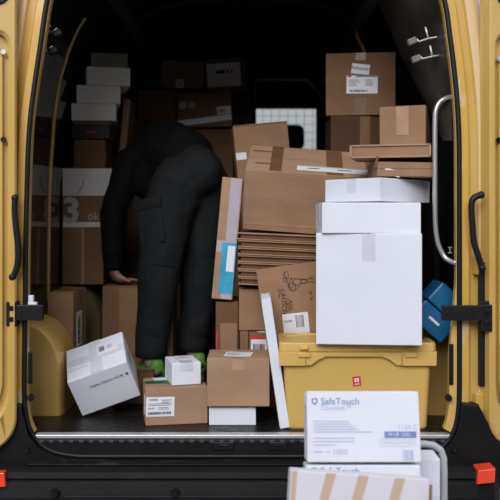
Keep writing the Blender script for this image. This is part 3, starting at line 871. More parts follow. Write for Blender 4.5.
# the rotated white carton
a40 = R(40); l1, l2, hh = 0.292, 0.285, 0.086
cor = P(380, 202, 0.03)
ctr = Vector((cor.x, cor.y, 0)) + Vector((math.cos(a40), math.sin(a40), 0)) * l1 / 2 + Vector((-math.sin(a40), math.cos(a40), 0)) * l2 / 2
c = Carton('carton', 'flat white carton turned corner-on below the brown mailers', (ctr.x, ctr.y, 0.8525), (0, R(0.6), a40), (l1, l2, hh), 'white_card', flaps='top', seam='u', tape='clear_tape', group=kraft_g, tails=0.05)
# flat brown mailers
c = front_box('mailer_carton', 'flat brown mailer box resting on the corner-on white carton', 377, 437, 162, 181, 0.09, 0.25, 'kraft', z0=0.947, roll=0.8, flaps='front', seam='u', group=kraft_g)
c.patch('packing_tape', 'front', -0.055, -0.012, 0.06, 0.022, 'clear_tape', rot=R(-18))
bm = bmesh.new(); add_box(bm, (-c.dims[0] / 2 - 0.010, -c.dims[1] / 2 + 0.02, 0.03), (0.004, 0.05, 0.045), 0.001, 1)
bm.transform(Matrix.Rotation(R(12), 4, 'Y')); obj('torn_flap', bm, 'kraft_dark', c.root)
def tray_carton(name, label, base, rot, dims, mat):
    c = Carton(name, label, base, rot, dims, mat, group=kraft_g)
    w, d, h = dims
    for nm, u, v, su, sv in (('fold_edge', 0, h / 2 - 0.003, w, 0.006), ('fold_edge', 0, -h / 2 + 0.003, w, 0.006), ('fold_edge', -w / 2 + 0.004, 0, 0.008, h), ('fold_edge', w / 2 - 0.004, 0, 0.008, h)):
        c.patch(nm, 'front', u, v, su, sv, 'kraft_light', thick=0.006)
    return c
yw = -14
c = tray_carton('mailer_carton', 'long flat brown mailer box under the small kraft carton', (P(393, 0, 0.22).x, 0.235, 1.0215), (0, 0, R(yw)), (0.305, 0.24, 0.05), 'kraft')
c.patch('packing_tape', 'right', 0.0, 0, 0.05, 0.05, 'clear_tape_kraft')
c = Carton('carton', 'small kraft carton with shiny tape on top of the mailers', (P(406.5, 0, 0.22).x, 0.225, 1.0725), (0, 0, R(-22)), (0.178, 0.15, 0.148), 'kraft', flaps='top', seam='v', tape='clear_tape_kraft', group=kraft_g, tails=0.11)
# labelled carton high at the back and the two below it
yb2 = 0.84
c = front_box('carton', 'brown carton with two white labels high at the right', 330, 399, 53, 115, yb2, 0.30, 'kraft_dark', yaw=-7, flaps='top', seam='v', tape='tape', group=kraft_g, tails=0.035)
w, d, h = c.dims
s = CAM_D + yb2; s /= F
c.patch('packing_tape', 'front', -0.003, -h / 2 + 0.04, 0.058, 0.08, 'tape')
L = c.patch('shipping_label', 'front', (366 - 364.5) * s, -(84.5 - 84) * s, 31 * s, 18 * s, 'paper', rot=R(-1))
c.rects('printed_lines', 'front', 0.008, 0, [(0.02, 0.036, 0.10, 0.006)], 'ink_green', R(-1), parent=L)
c.rects('printed_lines', 'front', 0.008, 0, [(-0.06, 0.036, 0.018, 0.008)], 'ink_red', R(-1), parent=L)
c.lines('front', -0.028, 0.006, 0.055, 0.034, 4, 'ink_grey', R(-1), L); c.lines('front', 0.045, 0.006, 0.045, 0.034, 4, 'ink_grey', R(-1), L)
c.barcode('front', -0.01, -0.032, 0.085, 0.010, R(-1), 16, L)
L = c.patch('name_label', 'front', 0.0, (84 - 69) * s, 18 * s, 10 * s, 'paper', rot=R(-7))
c.text('Aebischer', 'front', 0.0, (84 - 69) * s + 0.003, 0.022, 'ink', R(-7), parent=L)
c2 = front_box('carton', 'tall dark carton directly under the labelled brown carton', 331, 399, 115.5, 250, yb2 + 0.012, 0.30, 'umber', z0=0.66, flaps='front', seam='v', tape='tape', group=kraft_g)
xa, xb = P(330, 0, yb2).x, P(399, 0, yb2).x
c2 = Carton('carton', 'brown carton on the load floor under the tall dark carton', ((xa + xb) / 2, yb2 + 0.17, 0.001), (0, 0, 0), (xb - xa, 0.34, 0.655), 'kraft_dark', flaps='top', seam='u', tape='tape', group=kraft_g)

# --- tan tilted carton, flattened cartons, and what they stand on -------------
ctr = Vector((0.240, 0.63, 0.914)); rot = Euler((R(22.7), R(4.2), R(-2.8))); dims = (0.511, 0.33, 0.272)
base = ctr - rot.to_matrix() @ Vector((0, 0, dims[2] / 2))
c = Carton('carton', 'big tan carton tipped forward showing its taped top', base, rot, dims, 'kraft_light', flaps='top', seam='u', tape='clear_tape_kraft', tape_w=0.03, group=kraft_g)
c.patch('dark_tape', 'top', -0.13, 0, 0.05, 0.325, 'tape', thick=0.002, off=0.0022)
c.patch('dark_tape', 'top', 0.12, 0, 0.07, 0.325, 'tape', thick=0.002, off=0.0022)
c.rects('printed_lines', 'top', -0.19, 0.09, [(0, 0, 0.10, 0.016)], 'kraft_deep', off=0.0028)
c.rects('printed_lines', 'top', -0.17, -0.075, [(0, 0, 0.10, 0.016)], 'kraft_deep', off=0.0028)
c.patch('document_pouch', 'top', 0.11, -0.104, 0.30, 0.062, 'ink_pale', thick=0.0016, off=0.003)
L = c.patch('paper_slip', 'top', 0.105, -0.112, 0.29, 0.046, 'paper', thick=0.001, off=0.0047)
c.rects('printed_lines', 'top', 0.10, -0.108, [(-0.07, 0.0, 0.05, 0.008), (0.06, 0.0, 0.06, 0.008)], 'ink', off=0.0062, parent=L)
c.patch('packing_tape', 'front', -0.12, 0.03, 0.16, 0.004, 'clear_tape_kraft', rot=R(-25), thick=0.0012)
c.patch('packing_tape', 'front', 0.0, -0.105, 0.50, 0.010, 'clear_tape_kraft', thick=0.0012)
# flattened cartons, tilted slightly down to the right
fz = 0.4945
for i in range(7):
    th = 0.030
    w = 0.40
    root = empty('flattened_carton', (0.152 - 0.0005 * i + random.uniform(-0.004, 0.004), 0.43 + 0.17 + random.uniform(-0.006, 0.002), fz + 0.0105 + i * 0.0314), (0, R(2.6), 0))
    place = ['lowest of the seven flattened cartons', 'second flattened carton from the bottom of the flat pile', 'third flattened carton from the bottom of the flat pile', 'middle of the seven flattened cartons', 'fifth flattened carton from the bottom of the flat pile', 'sixth flattened carton from the bottom of the flat pile', 'topmost flattened carton right under the tipped tan carton'][i]
    tag(root, place, 'cardboard', 'flattened cartons piled under the tan carton')
    for nm, z, t, m, ins in (('liner_sheet', 0.0025, 0.005, 'kraft_light', 0), ('fluted_core', 0.0145, 0.019, 'kraft_deep', 0.012), ('liner_sheet', 0.0265, 0.005, 'kraft_light', 0)):
        bm = bmesh.new(); add_box(bm, (ins / 2, 0, z), (w - ins, 0.34 - ins * 2, t), 0.0015, 1)
        obj(nm, bm, m, root)
# supporting cartons
ya = 0.46
c = Carton('carton', 'brown carton under the pile of flattened cartons', (P(239, 0, ya).x + 0.15, ya + 0.16, 0.3185), (0, 0, 0), (0.30, 0.31, 0.1715), 'kraft', flaps='top', seam='u', tape='tape', group=kraft_g)
c = Carton('carton', 'brown carton with a red and white label behind the leaning white board', (P(249, 0, 0.415).x + 0.125, 0.415 + 0.19, 0.0005), (0, 0, 0), (0.25, 0.36, 0.3130), 'kraft_dark', group=kraft_g)
c.patch('flap', 'top', 0, 0.12, 0.24, 0.10, 'kraft_dark', thick=0.0015)
L = c.patch('shipping_label', 'front', -0.125 + 0.042, 0.156 - 0.055, 0.068, 0.085, 'paper')
c.rects('red_band', 'front', -0.083, 0.101, [(0, 0.036, 0.068, 0.014)], 'ink_red', parent=L)
c.barcode('front', -0.083, 0.085, 0.05, 0.05, 0, 12, L)
c.patch('paper_slip', 'top', -0.06, -0.15, 0.06, 0.03, 'paper', rot=R(-20), thick=0.001)
c = Carton('carton', 'narrow brown carton upright beside the red labelled carton', (P(244.3, 0, 0.42).x, 0.42 + 0.15, 0.0005), (0, 0, 0), (0.036, 0.30, 0.316), 'kraft_dark', flaps='front', seam='v', group=kraft_g)
# flat upright carton with lavender tape, and the carton below it
yv = 0.50
bl = P(211.5, 301, yv); wv = 0.088; hv = 0.52
ang = R(5.2)
ctrb = Vector((bl.x, 0, bl.z)) + Vector((math.cos(ang), 0, -math.sin(ang))) * wv / 2
c = Carton('carton', 'narrow upright carton with lavender tape and a blue pouch', (ctrb.x, yv + 0.13, 0.4455), (0, ang, 0), (wv, 0.26, hv), 'kraft_light', group=kraft_g)
c.patch('packing_tape', 'front', 0.016, 0.07, 0.046, 0.375, 'lavender_tape')
c.patch('packing_tape', 'front', -0.025, -0.035, 0.036, 0.05, 'lavender_tape')
c.patch('packing_tape', 'front', 0.016, -0.237, 0.046, 0.04, 'lavender_tape')
L = c.patch('document_pouch', 'front', 0.012, -0.125, 0.060, 0.215, 'blue_film', thick=0.003)
c.patch('paper_slip', 'front', 0.022, -0.085, 0.032, 0.11, 'paper', thick=0.0012, off=0.003, parent=L)
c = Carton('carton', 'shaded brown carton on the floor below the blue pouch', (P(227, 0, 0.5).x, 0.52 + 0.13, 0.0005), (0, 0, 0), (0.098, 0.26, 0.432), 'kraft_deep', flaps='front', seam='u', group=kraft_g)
c.patch('front_panel', 'front', 0.006, 0.04, 0.07, 0.17, 'kraft', thick=0.002)
c.patch('red_band', 'front', -0.044, 0.05, 0.006, 0.08, 'ink_red', thick=0.002)
c.patch('red_band', 'front', 0.025, -0.04, 0.016, 0.02, 'ink_red', thick=0.003)
# tall carton behind
yq = 0.95
c = Carton('carton', 'brown carton standing tall behind the tipped tan carton', (P(269.5, 0, yq).x, yq + 0.11, 0.70), (0, R(-5.5), R(4)), (0.262, 0.2, 0.55), 'kraft', group=kraft_g)
c.patch('packing_tape', 'front', -0.105, 0.125, 0.05, 0.034, 'paper')
c.patch('packing_tape', 'front', 0, 0.27, 0.262, 0.006, 'tape')
c = Carton('carton', 'large brown carton on the floor beneath the tall brown carton', (P(268, 0, yq).x, yq + 0.16, 0.0005), (0, 0, 0), (0.36, 0.30, 0.683), 'kraft_dark', flaps='top', seam='u', tape='tape', group=kraft_g)
# flat carton with drawing
yd = 0.345
bl = P(276.5, 412, yd); ang = R(-8.2); wd_, hd_ = 0.42, 0.583
U = Vector((math.cos(ang), 0, -math.sin(ang)))
base = Vector((bl.x, yd + 0.025, 0.002)) + U * wd_ / 2
c = Carton('carton', 'flat brown carton with a line drawing and lettering behind the bin', base, (0, ang, 0), (wd_, 0.05, hd_), 'kraft', group=kraft_g)
def dpx(px, py):   # pixel -> front-face coordinates of this carton
    p = P(px, py, yd)
    q = Matrix.Rotation(ang, 3, 'Y').inverted() @ (p - base)
    return q.x, q.z - hd_ / 2
def stroke(bm, pts, wdt=0.0022):
    for a, b in zip(pts, pts[1:]):
        a = Vector(dpx(*a)); b = Vector(dpx(*b)); l = (b - a).length
        add_box(bm, (0, 0, 0), (l + wdt * 0.6, wdt, 0.0006), mtx=Matrix.Translation(((a.x + b.x) / 2, (a.y + b.y) / 2, 0)) @ Matrix.Rotation(math.atan2(b.y - a.y, b.x - a.x), 4, 'Z'))
bm = bmesh.new()
def circ(cx, cy, rx, ry, n=9, a0=0): return [(cx + rx * math.cos(2 * math.pi * k / n + a0), cy + ry * math.sin(2 * math.pi * k / n + a0)) for k in range(n + 1)]
for pts in (circ(286, 275, 2.6, 3.4), circ(285, 280, 2.0, 2.2), circ(292, 287, 3.8, 4.2), circ(297, 282, 4.5, 3.4), circ(304, 281, 3.0, 2.4), circ(291, 284, 2.2, 5),
            [(284, 272), (288, 285), (293, 292)], [(288, 278), (298, 279), (307, 280), (314, 277)], [(300, 284), (308, 282), (315, 282)], [(309, 277), (315, 280.5)], [(294, 291), (300, 286)],
            [(309, 291), (312, 295)], [(312, 291), (310, 294)], [(310, 299), (314, 297)], [(312, 297), (311, 301)]):
    stroke(bm, pts)
bm.transform(face_mtx('front', c.dims, 0, 0, 0, 0.0006))
tag(obj('line_drawing', bm, 'ink', c.root), kind='stuff')
def vtext(t, px, py, size, rotdeg):
    u, v = dpx(px, py); c.text(t, 'front', u, v, size, 'ink', R(rotdeg) + ang * 0, off=0.001)
vtext('SC', 281, 293.5, 0.034, -95)
vtext('LUSCHE', 284, 306, 0.026, -95)
vtext('GRES', 287.5, 305, 0.024, -95)
vtext('REH', 291, 305, 0.020, -95)
u, v = dpx(296, 323.5)
L = c.label('front', u, v, 0.105, 0.085, rot=R(-2), bars=False, nlines=0)
c.barcode('front', u + 0.018, v + 0.008, 0.034, 0.05, R(-2), 7, L)
c.text('Schlafe', 'front', u - 0.03, v + 0.014, 0.012, 'ink', R(2), parent=L)
# leaning white board
yl = 0.075
blx = P(279.5, 0, yl).x; ang2 = R(-8.3)
c = Carton('flat_white_carton', 'thin white carton leaning on edge against the yellow bin', (blx + 0.021, yl + 0.12, 0.003), (0, ang2, 0), (0.036, 0.22, 0.49), 'white_card', group=kraft_g, flaps='top', seam='v')
c.patch('edge_band', 'left', 0, 0, 0.21, 0.475, 'grey_card', thick=0.001)
# blue case
root = empty('blue_case', (P(420, 0, 0.2).x, 0.21, 0.335), (0, R(42), 0)); tag(root, 'blue plastic case wedged beside the large white carton', 'case')
bm = bmesh.new(); add_box(bm, (0.0, 0, 0.135), (0.15, 0.16, 0.09), 0.008, 2); obj('case_lid', bm, 'blue_plastic', root)
bm = bmesh.new(); add_box(bm, (0.0, 0, 0.042), (0.156, 0.166, 0.088), 0.008, 2); cb = obj('case_base', bm, 'blue_plastic', root)
bm = bmesh.new(); add_box(bm, (0.0, -0.0845, 0.045), (0.050, 0.002, 0.010)); bm.transform(Matrix.Identity(4)); obj('label_strip', bm, 'paper', cb)
root.location = P(409, 318, 0.16) ; 
root.location = Vector((P(430, 338, 0.13).x - 0.012, 0.225, 0.365))

# --- front row on the floor ---------------------------------------------------
c = front_box('carton', 'white carton lying flat under the plain kraft carton', 209, 256, 408, 425, 0.14, 0.2, 'white_card', z0=0.0005, flaps='top', seam='u', group=kraft_g)
c = front_box('carton', 'plain kraft carton raised on the flat white carton', 207, 269.5, 358.5, 408, 0.12, 0.2, 'kraft_light', z0=0.0765, flaps='top', seam='v', tape='clear_tape_kraft', group=kraft_g, tails=0.045)
w, d, h = c.dims
L = c.patch('shipping_label', 'top', 0.0, -0.02, 0.105, 0.10, 'paper', rot=R(-6), thick=0.001, off=0.003)
c.lines('top', -0.005, -0.02, 0.08, 0.07, 5, 'ink_grey', R(-6), L, off=0.0042)
# kraft carton with big printed label
fl = P(145.5, 425, 0.13)
w, d, h = 0.238, 0.20, 0.142
rz = R(10)
ctr = Vector((fl.x, 0.13, 0)) + Vector((math.cos(rz), math.sin(rz), 0)) * w / 2 + Vector((-math.sin(rz), math.cos(rz), 0)) * d / 2
c = Carton('carton', 'kraft carton with a printed label and green tape', (ctr.x, ctr.y, 0.0005), (0, 0, rz), (w, d, h), 'kraft_light', flaps='top', seam='u', tape='ink_green', tape_w=0.055, group=kraft_g, tails=0)
L = c.patch('shipping_label', 'front', -0.063, 0.0, 0.108, 0.074, 'paper', rot=R(-1))
c.text('DIFEEE', 'front', -0.088, 0.027, 0.011, 'ink', parent=L)
c.lines('front', -0.035, 0.021, 0.044, 0.016, 2, 'ink_grey', 0, L)
c.lines('front', -0.063, 0.009, 0.09, 0.012, 2, 'ink_grey', 0, L)
c.text('KINP', 'front', -0.098, -0.006, 0.010, 'ink', parent=L); c.lines('front', -0.045, -0.006, 0.05, 0.012, 2, 'ink_grey', 0, L)
c.barcode('front', -0.066, -0.024, 0.088, 0.010, 0, 26, L)
c.patch('shipping_label', 'left', 0.05, 0, 0.05, 0.07, 'paper')
c.patch('paper_slip', 'top', -0.05, 0.06, 0.06, 0.05, 'paper', thick=0.001, off=0.0035, rot=R(8))
# small white carton
fl = P(172, 387, 0.165); w, d, h = 0.114, 0.155, 0.085; rz = R(16)
ctr = Vector((fl.x, fl.y, 0)) + Vector((math.cos(rz), math.sin(rz), 0)) * w / 2 + Vector((-math.sin(rz), math.cos(rz), 0)) * d / 2
c = Carton('carton', 'small white carton on the green taped kraft carton', (ctr.x, ctr.y, 0.1465), (0, 0, rz), (w, d, h), 'white_card', flaps='top', seam='v', tape='clear_tape', tape_w=0.05, group=kraft_g, tails=0.03)
L = c.patch('shipping_label', 'top', 0.015, 0.02, 0.07, 0.09, 'paper', thick=0.001, off=0.003)
c.lines('top', 0.01, 0.03, 0.05, 0.06, 6, 'ink_grey', 0, L, off=0.0042)
# tipped white carton with blue grey lettering
ctr = Vector((-0.598, 0.34, 0.162)); rot = Euler((R(24.7), R(-18.9), R(5.3))); dims = (0.242, 0.226, 0.172)
base = ctr - rot.to_matrix() @ Vector((0, 0, dims[2] / 2))
c = Carton('carton', 'white carton with small lettering tipped on one corner', base, rot, dims, 'white_card', flaps='top', seam='v', tape='clear_tape', tape_w=0.05, group=kraft_g, tails=0.0)
c.patch('packing_tape', 'top', 0, 0.0, 0.24, 0.05, 'clear_tape', thick=0.0012, off=0.0018)
c.text('Digitec Galaxus AG', 'front', 0.012, 0.035, 0.0150, 'ink', R(1.5))
c.text('Digitec Galaxus AG', 'top', -0.075, -0.045, 0.010, 'ink_grey', R(4))
c.rects('care_mark', 'front', 0.093, 0.036, [(-0.011, 0, 0.006, 0.009), (0.011, 0, 0.009, 0.009)], 'ink', 0)
L = c.patch('shipping_label', 'top', 0.05, 0.035, 0.085, 0.075, 'paper', thick=0.001, off=0.003, rot=R(2))
c.rects('matrix_code', 'top', 0.028, 0.03, [(0, i * 0.006, 0.022, 0.0035) for i in range(-2, 4)], 'ink', R(2), off=0.0045, parent=L)
c.lines('top', 0.066, 0.035, 0.03, 0.03, 3, 'ink_grey', R(2), L, off=0.0045)
c.lines('right', 0.02, 0.03, 0.12, 0.02, 2, 'ink', 0)
# low carton that props it up
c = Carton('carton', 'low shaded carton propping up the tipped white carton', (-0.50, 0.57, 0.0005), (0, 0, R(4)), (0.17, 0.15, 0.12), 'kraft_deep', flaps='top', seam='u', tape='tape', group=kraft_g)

# --- left side: upright carton, stack -----------------------------------------
c = front_box('carton', 'upright kraft carton by the left wall with a label on its side', 48, 73.5, 293, 400, 0.60, 0.29, 'kraft', z0=0.0005, flaps='top', seam='u', tape='tape', group=kraft_g)
c.root.location.x = -0.83
L = c.patch('shipping_label', 'right', -0.02, 0.06, 0.11, 0.155, 'paper')
c.barcode('right', -0.03, 0.06, 0.13, 0.05, R(90), 14, L)
c.text('A', 'right', 0.02, 0.01, 0.03, 'ink', R(90), parent=L)
YS = 1.16
lx = CX - 0.925
def L_box(name, label, x0, x1, z0, z1, dep, mat, yaw=0, y=YS, cat='box', **kw):
    return Carton(name, label, ((x0 + x1) / 2, y + dep / 2, z0), (0, 0, R(yaw)), (x1 - x0, dep, z1 - z0), mat, group='boxes stacked along the left wall', cat=cat, **kw)
c = L_box('carton', 'plain brown carton on the wheel arch, seam facing out', lx, -0.742, 0.4535, 0.742, 0.36, 'kraft_dark', flaps='front', seam='v', tape='clear_tape_kraft', tape_w=0.012)
c = L_box('carton', 'white and brown carton printed with a big 3', lx, -0.695, 0.7435, 1.043, 0.38, 'kraft_dark', y=YS + 0.004)
w, d, h = c.dims
c.patch('white_panel', 'front', 0, h / 2 - 0.07, w - 0.003, 0.138, 'grey_card', thick=0.001)
c.patch('white_band', 'front', 0, -h / 2 + 0.014, w - 0.003, 0.026, 'grey_card', thick=0.001)
c.text('3', 'front', -w / 2 + 0.045, -0.070, 0.175, 'ink_pale', off=0.0018, bold=0.006)
c.text('\u00f6ko', 'front', 0.045, -0.095, 0.058, 'ink_pale', off=0.0018)
bm = bmesh.new(); add_tube(bm, [(-0.05, -d / 2 - 0.002, h - 0.13), (-0.025, -d / 2 - 0.002, h - 0.085), (-0.018, -d / 2 - 0.002, h - 0.055)], 0.0018, 5); obj('pen_mark', bm, 'ink', c.root)
c = L_box('carton', 'brown carton between the black box and the big 3 carton', -0.895, -0.735, 1.044, 1.188, 0.30, 'kraft_deep', y=YS + 0.02, flaps='top', seam='u')
c = L_box('gift_box', 'black flat box with a small red emblem', -0.905, -0.715, 1.1915, 1.259, 0.28, 'black_card', y=YS + 0.01, flaps='front', seam='u')
c.rects('emblem', 'front', 0.01, 0.0, [(-0.02, 0, 0.02, 0.006), (0, 0.002, 0.014, 0.010), (0.02, 0, 0.022, 0.005)], 'ink_red', off=0.004)
c = L_box('carton', 'thin brown carton on the black flat box', -0.895, -0.705, 1.2615, 1.287, 0.28, 'kraft_deep', y=YS + 0.02, flaps='front', seam='u')
c = L_box('carton', 'lowest of the three pale cartons on the thin brown carton', -0.925, -0.70, 1.288, 1.371, 0.26, 'grey_card', yaw=8, y=YS + 0.02, flaps='top', seam='u', tape='clear_tape')
c = L_box('carton', 'middle of the three pale cartons stacked at the left', -0.905, -0.685, 1.3725, 1.462, 0.26, 'grey_card', yaw=12, y=YS + 0.01, flaps='top', seam='u', tape='clear_tape')
c = L_box('carton', 'uppermost pale carton of the left stack, below the greenish one', -0.86, -0.64, 1.4645, 1.556, 0.26, 'grey_card', yaw=14, y=YS + 0.01, flaps='top', seam='u', tape='clear_tape')
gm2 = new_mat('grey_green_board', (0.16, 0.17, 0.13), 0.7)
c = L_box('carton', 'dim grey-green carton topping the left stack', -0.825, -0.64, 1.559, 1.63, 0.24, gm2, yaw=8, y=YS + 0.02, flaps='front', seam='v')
c = Carton('carton', 'thin brown carton standing on edge beside the pale cartons', (P(119.5, 0, YS + 0.2).x, YS + 0.36, 1.05), (0, R(5), 0), (0.036, 0.22, 0.38), 'kraft_light', group='boxes stacked along the left wall', flaps='front', seam='v')
# cartons far back
YB = 1.95
gB = 'cartons at the back of the hold'
def B_box(label, px0, px1, z0, z1, mat='kraft_dark', dep=0.34, y=YB, roll=0, **kw):
    xa, xb = P(px0, 0, y).x, P(px1, 0, y).x
    return Carton('carton', label, ((xa + xb) / 2, y + dep / 2, z0), (0, R(roll), 0), (xb - xa, dep, z1 - z0), mat, group=gB, **kw)
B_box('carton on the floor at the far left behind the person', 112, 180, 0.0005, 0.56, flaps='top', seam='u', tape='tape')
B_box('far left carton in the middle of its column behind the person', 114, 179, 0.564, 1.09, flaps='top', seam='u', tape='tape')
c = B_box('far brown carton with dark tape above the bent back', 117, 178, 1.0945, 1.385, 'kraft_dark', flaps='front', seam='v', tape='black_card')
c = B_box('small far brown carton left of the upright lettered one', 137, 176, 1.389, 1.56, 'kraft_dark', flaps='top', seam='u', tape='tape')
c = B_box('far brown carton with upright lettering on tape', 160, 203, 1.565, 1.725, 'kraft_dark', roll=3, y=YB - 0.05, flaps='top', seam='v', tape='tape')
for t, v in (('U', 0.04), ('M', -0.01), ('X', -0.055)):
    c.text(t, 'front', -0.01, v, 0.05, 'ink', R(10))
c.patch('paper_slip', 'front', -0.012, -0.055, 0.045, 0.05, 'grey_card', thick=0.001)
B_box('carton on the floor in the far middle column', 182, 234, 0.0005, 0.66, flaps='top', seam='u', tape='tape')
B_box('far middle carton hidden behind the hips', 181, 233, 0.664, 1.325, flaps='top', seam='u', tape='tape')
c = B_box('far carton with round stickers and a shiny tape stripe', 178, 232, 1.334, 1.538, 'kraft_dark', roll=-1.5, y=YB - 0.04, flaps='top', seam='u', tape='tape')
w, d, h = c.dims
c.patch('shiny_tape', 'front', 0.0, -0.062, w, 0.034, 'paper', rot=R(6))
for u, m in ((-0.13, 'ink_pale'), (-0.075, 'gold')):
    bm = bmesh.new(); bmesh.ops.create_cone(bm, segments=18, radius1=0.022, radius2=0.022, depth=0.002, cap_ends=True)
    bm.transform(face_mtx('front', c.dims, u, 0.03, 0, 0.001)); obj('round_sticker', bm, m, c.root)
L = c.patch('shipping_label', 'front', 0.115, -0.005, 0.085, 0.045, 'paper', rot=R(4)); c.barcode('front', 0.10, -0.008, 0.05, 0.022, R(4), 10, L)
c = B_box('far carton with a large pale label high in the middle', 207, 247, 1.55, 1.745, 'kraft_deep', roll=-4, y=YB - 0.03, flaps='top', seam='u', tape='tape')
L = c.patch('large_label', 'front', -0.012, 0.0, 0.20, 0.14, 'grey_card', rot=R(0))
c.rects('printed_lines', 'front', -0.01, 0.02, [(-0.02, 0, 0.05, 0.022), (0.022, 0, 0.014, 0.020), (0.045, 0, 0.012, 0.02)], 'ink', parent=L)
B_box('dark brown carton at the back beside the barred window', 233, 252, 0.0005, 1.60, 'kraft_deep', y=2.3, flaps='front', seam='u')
# carton under the hands
c = Carton('carton', 'tall brown carton held by the bent person', (-0.55, 1.02 + 0.12, 0.0005), (0, 0, 0), (0.345, 0.24, 0.455), 'kraft_dark', flaps='top', seam='u', tape='tape', group=kraft_g, tails=0.04)
c.patch('red_sticker', 'front', 0.145, 0.075, 0.02, 0.045, 'ink_red'); c.rects('symbol', 'front', 0.145, 0.075, [(0, 0, 0.008, 0.014)], 'paper')
c.patch('side_panel', 'front', -0.04, 0.06, 0.10, 0.32, 'kraft', thick=0.001)

# ================================================================== TROLLEY IN FRONT
YT = -0.70
tro = empty('hand_trolley', (P(375, 0, YT).x, YT + 0.1, -0.60)); tag(tro, 'white tube framed trolley carrying boxes behind the van', 'trolley')
o = tro.location
bm = bmesh.new(); add_box(bm, (-0.02, -0.10, 0.26), (0.60, 0.74, 0.025), 0.006); obj('platform', bm, 'pad', tro)
def tp(px, py, y): return P(px, py, y) - o
yh = -0.47
bm = bmesh.new(); hz = [tp(335, 444, yh), tp(360, 444, yh), tp(425, 444, yh), tp(434, 445.5, yh), tp(440.5, 450, yh), tp(443.5, 458, yh), tp(444, 470, yh), tp(444, 500, yh)]
hz.append(Vector((hz[-1].x, hz[-1].y, 0.27))); hz.insert(0, Vector((hz[0].x - 0.02, hz[0].y, hz[0].z - 0.03))); hz.insert(0, Vector((hz[0].x, hz[0].y, 0.27)))
add_tube(bm, hz, 0.011, 12); obj('push_bar', bm, 'pale_tube', tro, True)
for sx in (-1, 1):
    for sy in (-1, 1):
        bm = bmesh.new(); bmesh.ops.create_cone(bm, segments=20, radius1=0.07, radius2=0.07, depth=0.035, cap_ends=True, matrix=Matrix.Translation((sx * 0.25 - 0.02, sy * 0.30 - 0.10, 0.07)) @ Matrix.Rotation(R(90), 4, 'Y'))
        cw = obj('caster_wheel', bm, 'rubber', tro)
        bm = bmesh.new()
        for k in (-1, 1): add_box(bm, (sx * 0.25 - 0.02 + k * 0.024, sy * 0.30 - 0.10, 0.155), (0.006, 0.05, 0.19), 0.002, 1)
        obj('caster_fork', bm, 'steel', cw)
gT = 'boxes on the trolley'
ztop = P(0, 391.5, YT).z - 0.020
sx0, sx1 = P(307.5, 0, YT).x, P(421.5, 0, YT).x
sw = sx1 - sx0; sh = 0.192; sd = 0.13; TILT = 12.0; TT = math.tan(R(TILT))
def safetouch(label, zb, dx=0, full=True):
    c = Carton('glove_carton', label, ((sx0 + sx1) / 2 + dx, YT + (zb - ztop + sh) * TT + sd / 2, zb), (R(-TILT), 0, 0), (sw, sd, sh), 'white_card', flaps='top', seam='u', tape='clear_tape', group=gT, tails=0.04)
    m = (CAM_D + YT) / F
    cxp, cyp = (306 + 420.5) / 2, 391.5 + sh / m / 2
    def uv(px, py): return (px - cxp) * m, (cyp - py) * m
    # shield mark
    dy_ = 0 if full else -4.0
    u, v = uv(314.3, 400.5 + dy_)
    bm = bmesh.new(); s_ = 0.0082
    def shield(k, z):
        pts = [(-1, 0.9), (0, 1.15), (1, 0.9), (1, -0.1), (0.6, -0.8), (0, -1.2), (-0.6, -0.8), (-1, -0.1)]
        t = bmesh.new(); vs = [t.verts.new((x * s_ * k, y * s_ * k, z)) for x, y in pts]; t.faces.new(vs); return t
    merge(bm, shield(1.0, 0.0016)); bm.transform(face_mtx('front', c.dims, u, v)); sm = obj('shield_mark', bm, 'ink_blue', c.root)
    bm = bmesh.new(); merge(bm, shield(0.55, 0.0022)); bm.transform(face_mtx('front', c.dims, u, v)); obj('shield_centre', bm, 'white_card', sm)
    u, v = uv(320.5, 400.8 + dy_); c.text('SafeTouch', 'front', u, v, 0.0262, 'ink_blue', align='LEFT', off=0.0016)
    if not full: return c
    u, v = uv(320.5, 407); c.text('Connect\u2122', 'front', u, v, 0.0195, 'ink_blue_pale', align='LEFT', off=0.0016)
    for yy, ln in ((420.2, 36), (422.8, 38), (425.3, 42), (427.8, 46), (430.4, 59), (436.5, 41), (439.8, 41), (443.2, 22)):
        u, v = uv(312.8, yy); c.rects('printed_lines', 'front', u, v, [(ln * m / 2, 0, ln * m, 0.0024)], 'ink_blue_faint', off=0.0016)
    u, v = uv(312.8, 449.8); c.rects('printed_lines', 'front', u, v, [(0.012, 0, 0.024, 0.003), (0.04, 0, 0.008, 0.003)], 'ink_blue_pale', off=0.0016)
    u, v = uv(339, 450.2); c.text('1000', 'front', u, v, 0.0215, 'ink_blue_pale', off=0.0016)
    u, v = uv(407.5, 426); c.text('1124 C', 'front', u, v, 0.0185, 'ink_blue_pale', off=0.0016)
    u, v = uv(399, 433.3); c.rects('size_panel', 'front', u, v, [(0, 0, 30 * m, 6.2 * m)], 'ink_blue', off=0.0014)
    c.text('M | 8', 'front', u - 0.016, v, 0.0135, 'white_card', off=0.0022); c.lines('front', u + 0.022, v, 0.03, 0.011, 2, 'ink_blue_pale', off=0.0019)
    u, v = uv(415.5, 433.3); c.rects('size_panel', 'front', u - 0.002, v, [(0, 0, 0.008, 6.2 * m)], 'ink_blue', off=0.0014)
    u, v = uv(396.5, 441.3)
    bw, bh = 36 * m, 6.5 * m
    c.rects('variant_frame', 'front', u, v, [(0, bh / 2, bw, 0.0008), (0, -bh / 2, bw, 0.0008), (-bw / 2, 0, 0.0008, bh), (bw / 2, 0, 0.0008, bh), (0, 0, 0.0008, bh)], 'ink_blue_pale', off=0.0014)
    c.text('NATURAL  NATUREL', 'front', u, v, 0.0098, 'ink_blue_pale', off=0.0016)
    u, v = uv(407.5, 453); c.barcode('front', u, v, 11 * m, 10 * m, 0, 9, None, 'ink_blue_pale')
    return c
